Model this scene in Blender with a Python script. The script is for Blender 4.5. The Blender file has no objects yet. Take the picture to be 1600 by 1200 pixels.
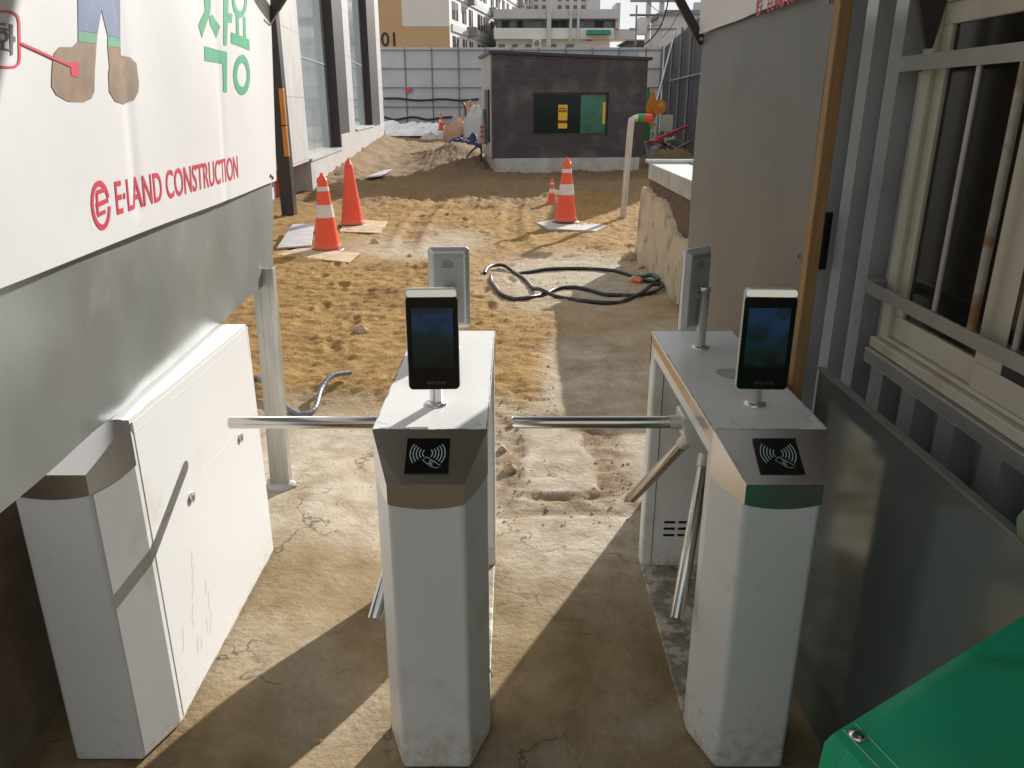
import bpy, bmesh, math, random
import numpy as np
from mathutils import Vector, Matrix, Quaternion

random.seed(7)
R = math.radians
S = bpy.context.scene
COL = S.collection

# ------------------------------------------------------------------ camera
PITCH, FPX, CAMZ = R(19.6), 1220.0, 1.70
cam_d = bpy.data.cameras.new("camera"); cam = bpy.data.objects.new("camera", cam_d); COL.objects.link(cam)
cam_d.sensor_width = 36.0; cam_d.lens = FPX / 1600 * 36; cam_d.clip_start = 0.02; cam_d.clip_end = 3000
cam.location = (0, 0, CAMZ); cam.rotation_euler = (R(90) - PITCH, 0, 0)
S.camera = cam

# ------------------------------------------------------------------ light
SUN_AZ, SUN_EL = R(27.5), R(22.5)          # azimuth from +Y towards +X
SUN_STRENGTH, SKY_STRENGTH, EXPOSURE = 5.0, 0.050, 0.52
sl = bpy.data.lights.new("sun", 'SUN'); sun = bpy.data.objects.new("sun", sl); COL.objects.link(sun)
sl.energy = SUN_STRENGTH; sl.angle = R(0.5); sl.color = (1.0, 0.955, 0.90)
d_light = Vector((-math.sin(SUN_AZ) * math.cos(SUN_EL), -math.cos(SUN_AZ) * math.cos(SUN_EL), -math.sin(SUN_EL)))
sun.rotation_euler = d_light.to_track_quat('-Z', 'Y').to_euler(); sun.location = (8, 15, 12)
W = bpy.data.worlds.new("World"); S.world = W; W.use_nodes = True
wn, wl = W.node_tree.nodes, W.node_tree.links
wn.clear()
w_out = wn.new('ShaderNodeOutputWorld'); w_bg = wn.new('ShaderNodeBackground')
w_sky = wn.new('ShaderNodeTexSky'); w_sky.sky_type = 'NISHITA'; w_sky.sun_disc = False
w_sky.sun_elevation = SUN_EL; w_sky.sun_rotation = SUN_AZ; w_sky.dust_density = 0.8; w_sky.altitude = 60
w_tc = wn.new('ShaderNodeTexCoord'); w_no = wn.new('ShaderNodeTexNoise'); w_no.inputs['Scale'].default_value = 3.2
w_no.inputs['Detail'].default_value = 7; w_no.inputs['Roughness'].default_value = .55
w_map = wn.new('ShaderNodeMapping'); w_map.inputs['Scale'].default_value = (1, 1, 2.4)
w_ramp = wn.new('ShaderNodeValToRGB'); w_ramp.color_ramp.elements[0].position = .34; w_ramp.color_ramp.elements[1].position = .52
w_mix = wn.new('ShaderNodeMix'); w_mix.data_type = 'RGBA'
w_mix.inputs[7].default_value = (12.4, 12.5, 12.8, 1)         # sunlit cloud
wl.new(w_tc.outputs['Generated'], w_map.inputs['Vector']); wl.new(w_map.outputs['Vector'], w_no.inputs['Vector'])
wl.new(w_no.outputs['Fac'], w_ramp.inputs['Fac']); wl.new(w_ramp.outputs['Color'], w_mix.inputs[0])
wl.new(w_sky.outputs['Color'], w_mix.inputs[6]); wl.new(w_mix.outputs[2], w_bg.inputs['Color'])
w_bg.inputs['Strength'].default_value = SKY_STRENGTH
wl.new(w_bg.outputs['Background'], w_out.inputs['Surface'])
S.view_settings.view_transform = 'Standard'; S.view_settings.look = 'None'
S.view_settings.exposure = EXPOSURE; S.view_settings.gamma = 1.0; S.view_settings.use_curve_mapping = False
S.render.engine = 'CYCLES'
S.cycles.use_denoising = True; S.cycles.max_bounces = 8; S.cycles.sample_clamp_indirect = 6.0

# ------------------------------------------------------------------ ground height
def fr(a): return a - np.floor(a)
def hash2(ix, iy, seed):
    return fr(np.sin(ix * 127.1 + iy * 311.7 + seed * 74.7) * 43758.5453)
def vnoise(x, y, seed=0):
    x = np.asarray(x, float); y = np.asarray(y, float)
    ix, iy = np.floor(x), np.floor(y); fx, fy = x - ix, y - iy
    ux, uy = fx * fx * (3 - 2 * fx), fy * fy * (3 - 2 * fy)
    a, b = hash2(ix, iy, seed), hash2(ix + 1, iy, seed); c, d = hash2(ix, iy + 1, seed), hash2(ix + 1, iy + 1, seed)
    return (a * (1 - ux) + b * ux) * (1 - uy) + (c * (1 - ux) + d * ux) * uy
def fbm(x, y, seed=0, oct=4, gain=.5):
    t, a, n = 0, 1, 0
    x = np.asarray(x, float); y = np.asarray(y, float)
    for o in range(oct):
        c, s_ = math.cos(.65 + 1.1 * o + seed), math.sin(.65 + 1.1 * o + seed); k = 2.0 ** o * (1 + .07 * o)
        t = t + a * vnoise((x * c - y * s_) * k + 3.7 * o, (x * s_ + y * c) * k, seed + o * 3.3); n += a; a *= gain
    return t / n - .5
def sst(a, b, x):
    t = np.clip((np.asarray(x, float) - a) / (b - a), 0, 1); return t * t * (3 - 2 * t)
def masks(x, y):
    n = fbm(x * 1.3, y * 1.3, 1) * 1.6; n2 = fbm(x * 4, y * 4, 2)
    sand = sst(4.25, 4.6, y + n * .35 + n2 * .25) * (1 - sst(14, 20, y + n * 3))
    # bare pale concrete lane on the middle / hose patch
    hose = np.exp(-(((x - .75) / .95) ** 2 + ((y - 7.9) / 1.5) ** 2) ** 2)
    lane = sst(.15, .55, x + n * .25 + (5.2 - y) * .06) * (1 - sst(6.3, 7.2, y + n)) * sst(3, 4.4, y)
    boards = np.exp(-(((x + 1.2) / .9) ** 2 + ((y - 10.3) / 1.3) ** 2) ** 2) * .75
    conc = np.clip(np.maximum(np.maximum(hose * (1.1 + n * 1.3), lane * (.8 + n * 1.5)), boards * (1 + n * 1.5)), 0, 1)
    sand = sand * (1 - .9 * conc)
    near = 1 - sst(4.1, 4.7, y + n * .3)
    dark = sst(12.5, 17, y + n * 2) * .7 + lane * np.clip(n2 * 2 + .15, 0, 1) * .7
    return sand, np.clip(conc, 0, 1), near, np.clip(dark, 0, 1)
SLAB = [(.03, 4.1), (.42, 4.12), (.455, 3.24), (.03, 3.2)]
def in_slab(x, y):
    # signed inside-ness of the broken slab, wobbling edges
    w = fbm(np.asarray(x) * 9, np.asarray(y) * 9, 5) * .05 + fbm(np.asarray(x) * 2.6 + 5, np.asarray(y) * 2.6, 6, 2) * .16
    dx = np.minimum(x - .03 + w, (.42 + (4.12 - y) * .04) - x + w); dy = np.minimum(y - 3.22 + w, 4.12 - y + w)
    return np.minimum(dx, dy)
def ground_z(x, y, fine=True):
    x = np.asarray(x, float); y = np.asarray(y, float)
    z = .102 * sst(-.42, -.86, x) * (1 - sst(2.9, 4.2, y))
    z = z + .05 * sst(8, 16, y) + .33 * sst(17, 40, y)
    # earth banked along the pale building and a mound beside the guardhouse
    bx = -4.05 - .07 * (y - 15.2)
    z = z + .26 * np.exp(-((x - bx) / .75) ** 2) * sst(15.5, 21, y) * (1 - sst(33, 37, y))
    z = z + .50 * np.exp(-((x + 1.65) / .95) ** 2 - ((y - 24.5) / 2.6) ** 2)
    sand, conc, near, dark = masks(x, y)
    z = z + sand * (.05 * sst(4.3, 4.9, y) * (1 - sst(8.5, 12, y)) + .035 * fbm(x * 1.4, y * 1.4, 8))
    if fine:
        z = z + sand * (.05 * fbm(x * 1.1, y * 2.0, 21, 2) + .055 * np.abs(fbm(x * 5.1, y * 6.5, 11, 4, .68)) + .055 * np.clip(fbm(x * 13, y * 17, 12, 3, .72), -.10, .5) - .012)
        far = sst(12, 16, y)
        z = z + far * (.12 * fbm(x * 1.5, y * 1.5, 14, 4) + .20 * fbm(x * 4.3, y * 4.3, 19, 4, .75)) + (1 - near) * (1 - sand) * .022 * fbm(x * 7, y * 7, 15)
        z = z + near * .008 * fbm(x * 3, y * 3, 16)
        s = in_slab(x, y); zone = sst(-.30, -.02, s)
        rub = zone * (1 - sst(-.015, .012, s)) * sst(2.95, 3.15, y)
        z = z + .011 * sst(-.004, .008, s) + rub * (-.007 + .045 * np.clip(fbm(x * 17, y * 17, 18, 3), -.2, .5))
        lip = np.exp(-((y - 3.05 - .1 * fbm(x * 3, x * 0 + 2, 20)) / .03) ** 2) * sst(-.2, -.05, x) * (1 - sst(.5, .6, x))
        z = z - .014 * lip
    return z
FOOT = []
_fr = random.Random(21)
for (fx_, fy_, fa_, k_) in ((-.55, 4.9, .15, 7), (-1.25, 5.6, -.25, 6), (.1, 8.9, .9, 6), (-.9, 8.3, .4, 6), (-.3, 10.5, -.3, 6)):
    for i_ in range(k_):
        d_ = .62 * i_; sd_ = .10 * (1 if i_ % 2 else -1)
        FOOT.append((fx_ + math.sin(fa_) * d_ + math.cos(fa_) * sd_ + _fr.uniform(-.05, .05), fy_ + math.cos(fa_) * d_ - math.sin(fa_) * sd_ + _fr.uniform(-.05, .05), fa_ + _fr.uniform(-.25, .25)))
_gz0 = ground_z
def ground_z(x, y, fine=True):
    z = _gz0(x, y, fine)
    if not fine: return z
    x = np.asarray(x, float); y = np.asarray(y, float)
    for a, b, c in FOOT:
        dx, dy = x - a, y - b; u = dx * math.cos(c) - dy * math.sin(c); v = dx * math.sin(c) + dy * math.cos(c)
        r2 = (u / .055) ** 2 + (v / .15) ** 2
        z = z - .022 * np.exp(-r2 ** 2) + .014 * np.exp(-((np.sqrt(r2 + 1e-9) - 1.35) / .3) ** 2)
    for k, x0 in ((0, -1.15), (1, .28)):
        c = x0 + .28 * np.sin(y * .33 + .6); m = sst(9.3, 10.2, y) * (1 - sst(17, 20, y)); w = (x - c) / .13
        z = z + m * (-.024 * np.exp(-w ** 4) * (1 + .35 * np.sin(y * 38)) + .014 * np.exp(-((np.abs(w) - 1.5) / .5) ** 2))
    return z
def gz(x, y): return float(ground_z(x, y))
# pixel of the photograph (1600 x 1200) -> point in the place
CP, SP = math.cos(PITCH), math.sin(PITCH)
def ray(px, py):
    u, v = (px - 800) / FPX, (600 - py) / FPX
    return Vector((u, CP + v * SP, -SP + v * CP))
def atz(px, py, z=0.0):
    r = ray(px, py); t = (z - CAMZ) / r.z; return Vector((r.x * t, r.y * t, z))
def aty(px, py, y):
    r = ray(px, py); t = y / r.y; return Vector((r.x * t, y, CAMZ + r.z * t))
def atx(px, py, x):
    r = ray(px, py); t = x / r.x; return Vector((x, r.y * t, CAMZ + r.z * t))
def gp(px, py):
    z = 0.0
    for _ in range(12):
        p = atz(px, py, z); z = .5 * z + .5 * float(ground_z(p.x, p.y, False))
    p = atz(px, py, z); p.z = gz(p.x, p.y); return p

# ------------------------------------------------------------------ materials
MATS = {}
def mat(name, col, rough=.6, metal=0., var=.12, vscale=6., bump=0., bscale=60., col2=None, mscale=2., mlo=.5, mhi=.62,
        spec=.5, emit=None, estr=0., aniso=None, lines=None, rvar=.0, scratch=0., coat=0., mud=False):
    m = bpy.data.materials.new(name); m.use_nodes = True; MATS[name] = m
    n, l = m.node_tree.nodes, m.node_tree.links
    b = n['Principled BSDF']
    geo = n.new('ShaderNodeNewGeometry'); pos = geo.outputs['Position']
    if aniso:
        mp = n.new('ShaderNodeMapping'); mp.inputs['Scale'].default_value = aniso
        l.new(pos, mp.inputs['Vector']); vec = mp.outputs['Vector']
    else: vec = pos
    def noise(scale, detail=5, v=vec, ro=.55):
        t = n.new('ShaderNodeTexNoise'); t.inputs['Scale'].default_value = scale; t.inputs['Detail'].default_value = detail
        t.inputs['Roughness'].default_value = ro
        l.new(v, t.inputs['Vector']); return t.outputs['Fac']
    def ramp(fac, a, bb, ca, cb):
        r = n.new('ShaderNodeValToRGB'); r.color_ramp.elements[0].position = a; r.color_ramp.elements[1].position = bb
        r.color_ramp.elements[0].color = (*ca, 1); r.color_ramp.elements[1].color = (*cb, 1)
        l.new(fac, r.inputs['Fac']); return r.outputs['Color']
    def mix(fac, a, bb):
        x = n.new('ShaderNodeMix'); x.data_type = 'RGBA'
        if isinstance(fac, float): x.inputs[0].default_value = fac
        else: l.new(fac, x.inputs[0])
        for s, k in ((a, 6), (bb, 7)):
            if isinstance(s, tuple): x.inputs[k].default_value = (*s, 1)
            else: l.new(s, x.inputs[k])
        return x.outputs[2]
    f1 = noise(vscale)
    c = ramp(f1, .3, .7, tuple(q * (1 - var) for q in col), tuple(min(1, q * (1 + var)) for q in col))
    if col2 is not None:
        f2 = noise(mscale, 8, pos, .62)
        c = mix(ramp(f2, mlo, mhi, (0, 0, 0), (1, 1, 1)), c, col2)
    if scratch > 0:
        vo = n.new('ShaderNodeTexVoronoi'); vo.feature = 'DISTANCE_TO_EDGE'; vo.inputs['Scale'].default_value = 11
        ad = n.new('ShaderNodeVectorMath'); ad.operation = 'ADD'
        tn = n.new('ShaderNodeTexNoise'); tn.inputs['Scale'].default_value = 9; tn.inputs['Detail'].default_value = 6
        l.new(pos, tn.inputs['Vector'])
        sc = n.new('ShaderNodeVectorMath'); sc.operation = 'SCALE'; sc.inputs['Scale'].default_value = .35
        l.new(tn.outputs['Color'], sc.inputs[0]); l.new(pos, ad.inputs[0]); l.new(sc.outputs[0], ad.inputs[1])
        l.new(ad.outputs[0], vo.inputs['Vector'])
        e = ramp(vo.outputs['Distance'], .003, .010, (1, 1, 1), (0, 0, 0))
        k = ramp(noise(3.1, 3, pos), .60, .66, (0, 0, 0), (scratch, scratch, scratch))
        mu = n.new('ShaderNodeMath'); mu.operation = 'MULTIPLY'; l.new(e, mu.inputs[0]); l.new(k, mu.inputs[1])
        c = mix(mu.outputs[0], c, (.09, .085, .08))
    if mud:
        sp = n.new('ShaderNodeSeparateXYZ'); l.new(pos, sp.inputs[0])
        mr = n.new('ShaderNodeMapRange'); mr.inputs['From Min'].default_value = .02; mr.inputs['From Max'].default_value = .30; mr.inputs['To Min'].default_value = .13; mr.inputs['To Max'].default_value = -.12
        l.new(sp.outputs['Z'], mr.inputs['Value']); am = n.new('ShaderNodeMath'); l.new(mr.outputs[0], am.inputs[0]); l.new(noise(28, 9, pos, .75), am.inputs[1])
        c = mix(ramp(am.outputs[0], .56, .80, (0, 0, 0), (.75, .75, .75)), c, (.34, .28, .16))
    if lines:
        wv = n.new('ShaderNodeTexWave'); wv.bands_direction = 'DIAGONAL'; wv.inputs['Scale'].default_value = lines[0]; wv.inputs['Distortion'].default_value = .6
        l.new(pos, wv.inputs['Vector']); c = mix(ramp(wv.outputs['Fac'], .35, .65, (0, 0, 0), (lines[1],) * 3), c, (.60, .58, .54))
    l.new(c, b.inputs['Base Color'])
    b.inputs['Metallic'].default_value = metal; b.inputs['Roughness'].default_value = rough
    b.inputs['Specular IOR Level'].default_value = spec
    b.inputs['Coat Weight'].default_value = coat
    if rvar > 0:
        rr = n.new('ShaderNodeMapRange'); rr.inputs['To Min'].default_value = max(.02, rough - rvar); rr.inputs['To Max'].default_value = rough + rvar
        l.new(noise(vscale * 1.7), rr.inputs['Value']); l.new(rr.outputs[0], b.inputs['Roughness'])
    if bump > 0:
        bp = n.new('ShaderNodeBump'); bp.inputs['Strength'].default_value = bump; bp.inputs['Distance'].default_value = .01
        l.new(noise(bscale, 6), bp.inputs['Height']); l.new(bp.outputs['Normal'], b.inputs['Normal'])
    if emit:
        b.inputs['Emission Color'].default_value = (*emit, 1); b.inputs['Emission Strength'].default_value = estr
    return m

m_white = mat('white_enamel', (.76, .765, .76), .32, mud=True, var=.02, vscale=2, col2=(.62, .59, .53), mscale=5, mlo=.60, mhi=.80, bump=.02, bscale=25, rvar=.06, scratch=.45)
m_whitedirt = mat('dirty_white_enamel', (.72, .725, .71), .38, mud=True, var=.03, vscale=2, col2=(.5, .45, .36), mscale=4, mlo=.56, mhi=.78, bump=.03, bscale=30, rvar=.06, scratch=.5)
m_steel = mat('brushed_steel', (.62, .585, .54), .28, 1.0, var=.02, vscale=4, aniso=(1.5, 14, 14), rvar=.012)
m_chrome = mat('polished_steel_tube', (.56, .54, .51), .20, 1.0, var=.04, vscale=9, rvar=.05)
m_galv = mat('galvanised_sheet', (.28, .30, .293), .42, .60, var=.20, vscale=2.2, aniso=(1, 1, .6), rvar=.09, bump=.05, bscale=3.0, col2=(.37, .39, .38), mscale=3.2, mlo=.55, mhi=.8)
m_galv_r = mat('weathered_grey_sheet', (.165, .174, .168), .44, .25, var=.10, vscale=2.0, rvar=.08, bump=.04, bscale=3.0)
m_dark_sheet = mat('dark_steel_panel', (.135, .157, .15), .13, .35, var=.06, vscale=2, rvar=.02, bump=.004, bscale=4)
m_post = mat('galvanised_channel', (.52, .52, .49), .42, .85, var=.16, vscale=22, aniso=(1, 1, .15), rvar=.1)
m_banner = mat('white_banner_vinyl', (.70, .70, .70), .45, var=.025, vscale=1.4, bump=.30, bscale=3.2, aniso=(1, 1, .55), col2=(.65, .64, .635), mscale=1.3, mlo=.5, mhi=.8)
m_red = mat('red_print', (.62, .035, .075), .45, var=.08, vscale=30)
m_green_print = mat('green_print', (.07, .38, .20), .45, var=.1, vscale=12)
m_jeans = mat('blue_print', (.10, .15, .29), .5, var=.18, vscale=30, lines=(60, .18))
m_bandg = mat('teal_print', (.07, .30, .17), .5, var=.18, vscale=30, lines=(60, .18))
m_boot = mat('brown_print', (.20, .125, .065), .5, var=.25, vscale=22, col2=(.42, .19, .07), mscale=9, mlo=.5, mhi=.7, lines=(60, .16))
m_greyprint = mat('dark_grey_print', (.10, .105, .12), .5)
m_black = mat('black_gloss', (.006, .006, .007), .12, var=.2)
m_rubber = mat('black_rubber', (.018, .018, .02), .45, var=.3, vscale=14, col2=(.16, .13, .09), mscale=7, mlo=.56, mhi=.75)
m_crack = mat('bare_chipped_edge', (.085, .075, .065), .7, var=.4, vscale=60)
m_symbol = mat('pale_symbol_print', (.46, .58, .54), .5)
m_devframe = mat('silver_plastic', (.60, .61, .60), .35, .35, var=.04)
m_devback = mat('grey_ribbed_plastic', (.45, .46, .45), .42, .3, var=.05)
m_ledbar = mat('led_bar_lens', (.75, .74, .66), .3, emit=(1, .96, .80), estr=.22)
m_pole = mat('satin_steel', (.62, .61, .59), .3, .9, var=.04)
m_plate = mat('worn_base_plate', (.26, .23, .18), .6, .2, var=.35, vscale=40, col2=(.50, .46, .40), mscale=14, mlo=.5, mhi=.58, bump=.35, bscale=70)
m_wood = mat('timber', (.31, .185, .075), .6, var=.16, vscale=14, aniso=(6, 6, .5), bump=.1, bscale=30)
m_plywood = mat('weathered_plywood', (.50, .38, .24), .75, var=.15, vscale=8, col2=(.36, .25, .13), mscale=5, mlo=.45, mhi=.7, bump=.15)
m_greyboard = mat('grey_board', (.42, .40, .40), .6, var=.15, vscale=6)
m_cont = mat('container_paint', (.32, .335, .345), .40, .1, var=.08, vscale=2.4, aniso=(1, 1, .3), rvar=.06, col2=(.20, .205, .23), mscale=1.5, mlo=.5, mhi=.7)
m_cream = mat('cream_window_frame', (.52, .49, .39), .42, var=.05, vscale=4, col2=(.36, .29, .19), mscale=7, mlo=.58, mhi=.8)
m_rustbar = mat('rusty_bar', (.33, .32, .29), .5, .4, var=.12, vscale=20, col2=(.22, .11, .04), mscale=9, mlo=.5, mhi=.62)
m_flatbar = mat('flat_steel_bar', (.34, .335, .315), .42, .6, var=.08, vscale=12)
m_darkglass = mat('dark_window_glass', (.020, .017, .014), .12, var=.5, vscale=3, aniso=(1, 1, .1), spec=.35)
m_tarp = mat('green_tarpaulin', (.012, .40, .20), .52, var=.12, vscale=3, bump=.30, bscale=9, aniso=(1, .45, 1))
m_thread = mat('pale_thread', (.25, .55, .40), .6)
m_moss = mat('mottled_green_cloth', (.18, .26, .15), .8, var=.3, vscale=30, bump=.4, bscale=40)
m_orange = mat('orange_cone_plastic', (.80, .085, .03), .42, mud=True, var=.08, vscale=5, col2=(.58, .17, .09), mscale=6, mlo=.6, mhi=.85)
m_refl = mat('pale_reflective_band', (.66, .60, .53), .4, var=.06, vscale=15)
m_hose = m_rubber
m_conduit = mat('grey_corrugated_pipe', (.16, .17, .18), .4, var=.3, vscale=30)
m_redtape = mat('red_tape', (.60, .05, .05), .4, var=.15, vscale=30)
m_greentape = mat('green_tape', (.02, .30, .10), .4)
m_granite = mat('pale_granite', (.46, .445, .43), .45, var=.10, vscale=3, aniso=(1, 1, .35), col2=(.30, .28, .26), mscale=2.2, mlo=.55, mhi=.85, bump=.03)
m_bronze = mat('dark_bronze_metal', (.042, .036, .034), .4, .3, var=.15)
m_glass = mat('grey_blue_glazing', (.33, .38, .39), .08, .15, var=.15, vscale=.8, spec=.9)
m_fence = mat('pale_fence_sheet', (.50, .52, .56), .5, .0, var=.05, vscale=1.2, col2=(.46, .46, .48), mscale=.7, mlo=.5, mhi=.75)
m_pipe = mat('scaffold_pipe', (.22, .225, .24), .45, .4, var=.2, vscale=8)
m_cable = mat('black_cable', (.02, .02, .026), .5)
m_conc = mat('concrete', (.46, .44, .40), .85, var=.10, vscale=4, col2=(.33, .30, .25), mscale=3, mlo=.45, mhi=.75, bump=.2, bscale=40)
m_plaster = mat('broken_ochre_plaster', (.54, .435, .30), .85, var=.12, vscale=4, col2=(.33, .24, .15), mscale=4.5, mlo=.52, mhi=.66, bump=.5, bscale=18)
m_soil = mat('dark_soil', (.13, .085, .05), .95, var=.4, vscale=20, bump=.8, bscale=20)
m_darkfence = mat('charcoal_sheet', (.060, .058, .072), .45, .2, var=.12, vscale=3)
m_peach = mat('peach_sack', (.52, .31, .21), .8, var=.15, vscale=4, bump=.2, bscale=14)
m_greysack = mat('white_sack', (.56, .55, .53), .8, var=.1, vscale=5, bump=.2, bscale=14)
m_blue = mat('blue_tarpaulin', (.018, .026, .10), .6, var=.35, vscale=5, bump=.3, bscale=8)
m_whitesheet = mat('white_plastic_sheet', (.80, .81, .82), .4, var=.03, bump=.3, bscale=6)
m_signor = mat('orange_sign_face', (.80, .27, .02), .45, var=.06)
m_yellow = mat('yellow_poster', (.78, .48, .035), .5, var=.04)
m_maroon = mat('maroon_print', (.13, .012, .012), .5)
m_tan = mat('tan_render', (.56, .375, .20), .8, var=.03, vscale=.3)
m_aptwhite = mat('white_render', (.76, .74, .70), .8, var=.05, vscale=.4)
m_aptlight = mat('light_beige_render', (.74, .71, .66), .8, var=.03, vscale=.3)
m_grey_render = mat('grey_render', (.52, .52, .53), .8, var=.06, vscale=.4)
m_dgrey = mat('slate_grey_cladding', (.22, .225, .24), .6, var=.08, vscale=.6)
m_aptwin = mat('apartment_glass', (.07, .085, .095), .1, var=.3, vscale=.9, spec=.7)
m_awning = mat('green_awning_cloth', (.02, .22, .13), .6)
m_brown_dark = mat('dark_brown_lettering', (.045, .03, .02), .6)
m_pvc = mat('pale_pvc', (.52, .56, .55), .4, var=.1)
m_stone = mat('rubble_stone', (.42, .31, .185), .9, var=.25, vscale=12, bump=.5, bscale=30)
m_lowwall = mat('damp_concrete', (.30, .235, .165), .9, var=.2, vscale=3, col2=(.15, .11, .07), mscale=2.5, mlo=.45, mhi=.7, bump=.3)
m_orangepaint = mat('orange_painted_steel', (.58, .22, .025), .45, var=.1)
m_dkgreen = mat('dark_green_hose', (.015, .07, .045), .5)
m_teal = mat('green_site_net', (.05, .28, .20), .7, var=.3, vscale=2, emit=None)

def ribbed(m, scale, axis, strength=.6, dist=.01):
    n, l = m.node_tree.nodes, m.node_tree.links
    b = n['Principled BSDF']; geo = n.new('ShaderNodeNewGeometry'); w = n.new('ShaderNodeTexWave')
    w.bands_direction = axis; w.inputs['Scale'].default_value = scale; l.new(geo.outputs['Position'], w.inputs['Vector'])
    bp = n.new('ShaderNodeBump'); bp.inputs['Strength'].default_value = strength; bp.inputs['Distance'].default_value = dist
    l.new(w.outputs['Fac'], bp.inputs['Height']); l.new(bp.outputs['Normal'], b.inputs['Normal'])
ribbed(m_devback, 55, 'X', .5, .002)
ribbed(m_fence, 1.6, 'X', .35, .02)

# brick of the guardhouse
m_brick = bpy.data.materials.new('dark_brick'); m_brick.use_nodes = True
def _brick():
    n, l = m_brick.node_tree.nodes, m_brick.node_tree.links; b = n['Principled BSDF']
    tc = n.new('ShaderNodeTexCoord'); mp = n.new('ShaderNodeMapping'); mp.inputs['Rotation'].default_value = (R(90), 0, 0)
    br = n.new('ShaderNodeTexBrick'); br.inputs['Scale'].default_value = 1
    br.inputs['Brick Width'].default_value = .22; br.inputs['Row Height'].default_value = .07; br.inputs['Mortar Size'].default_value = .008
    br.inputs['Color1'].default_value = (.052, .041, .046, 1); br.inputs['Color2'].default_value = (.070, .056, .062, 1); br.inputs['Mortar'].default_value = (.04, .037, .037, 1)
    no = n.new('ShaderNodeTexNoise'); no.inputs['Scale'].default_value = 1.3; no.inputs['Detail'].default_value = 8
    r = n.new('ShaderNodeValToRGB'); r.color_ramp.elements[0].position = .52; r.color_ramp.elements[1].position = .66
    r.color_ramp.elements[0].color = (0, 0, 0, 1); r.color_ramp.elements[1].color = (.5, .5, .5, 1)
    mx = n.new('ShaderNodeMix'); mx.data_type = 'RGBA'; mx.inputs[7].default_value = (.16, .145, .145, 1)
    l.new(tc.outputs['Object'], mp.inputs['Vector']); l.new(mp.outputs['Vector'], br.inputs['Vector']); l.new(tc.outputs['Object'], no.inputs['Vector'])
    l.new(no.outputs['Fac'], r.inputs['Fac']); l.new(r.outputs['Color'], mx.inputs[0]); l.new(br.outputs['Color'], mx.inputs[6])
    l.new(mx.outputs[2], b.inputs['Base Color']); b.inputs['Roughness'].default_value = .6
    bp = n.new('ShaderNodeBump'); bp.inputs['Strength'].default_value = .4; bp.inputs['Distance'].default_value = .01
    l.new(br.outputs['Fac'], bp.inputs['Height']); bp.invert = True; l.new(bp.outputs['Normal'], b.inputs['Normal'])
_brick()

# terminal screen: blurred reflection of the surroundings, painted as a faint glow
m_screen = bpy.data.materials.new('screen_painted_reflection'); m_screen.use_nodes = True
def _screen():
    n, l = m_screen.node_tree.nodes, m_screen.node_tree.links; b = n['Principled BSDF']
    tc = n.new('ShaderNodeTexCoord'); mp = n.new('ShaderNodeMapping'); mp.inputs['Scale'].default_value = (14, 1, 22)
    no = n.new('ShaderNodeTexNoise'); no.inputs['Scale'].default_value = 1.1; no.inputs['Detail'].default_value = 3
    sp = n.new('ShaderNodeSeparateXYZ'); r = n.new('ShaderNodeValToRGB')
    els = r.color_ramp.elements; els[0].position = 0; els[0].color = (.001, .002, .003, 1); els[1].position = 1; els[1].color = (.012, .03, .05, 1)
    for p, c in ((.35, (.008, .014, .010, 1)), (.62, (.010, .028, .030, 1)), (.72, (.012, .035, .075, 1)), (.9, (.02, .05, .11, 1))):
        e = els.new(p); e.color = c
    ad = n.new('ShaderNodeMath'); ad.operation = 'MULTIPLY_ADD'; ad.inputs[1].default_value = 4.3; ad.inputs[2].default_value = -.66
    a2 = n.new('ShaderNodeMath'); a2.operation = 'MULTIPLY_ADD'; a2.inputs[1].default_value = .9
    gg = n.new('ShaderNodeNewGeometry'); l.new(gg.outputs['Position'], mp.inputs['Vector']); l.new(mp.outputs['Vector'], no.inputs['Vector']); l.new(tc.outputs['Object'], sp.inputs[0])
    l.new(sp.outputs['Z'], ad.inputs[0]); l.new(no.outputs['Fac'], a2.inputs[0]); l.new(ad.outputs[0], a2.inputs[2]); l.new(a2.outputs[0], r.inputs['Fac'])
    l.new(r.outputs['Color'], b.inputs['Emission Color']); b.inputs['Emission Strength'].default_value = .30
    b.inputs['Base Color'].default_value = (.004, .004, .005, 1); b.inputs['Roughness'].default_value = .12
_screen()

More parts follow.
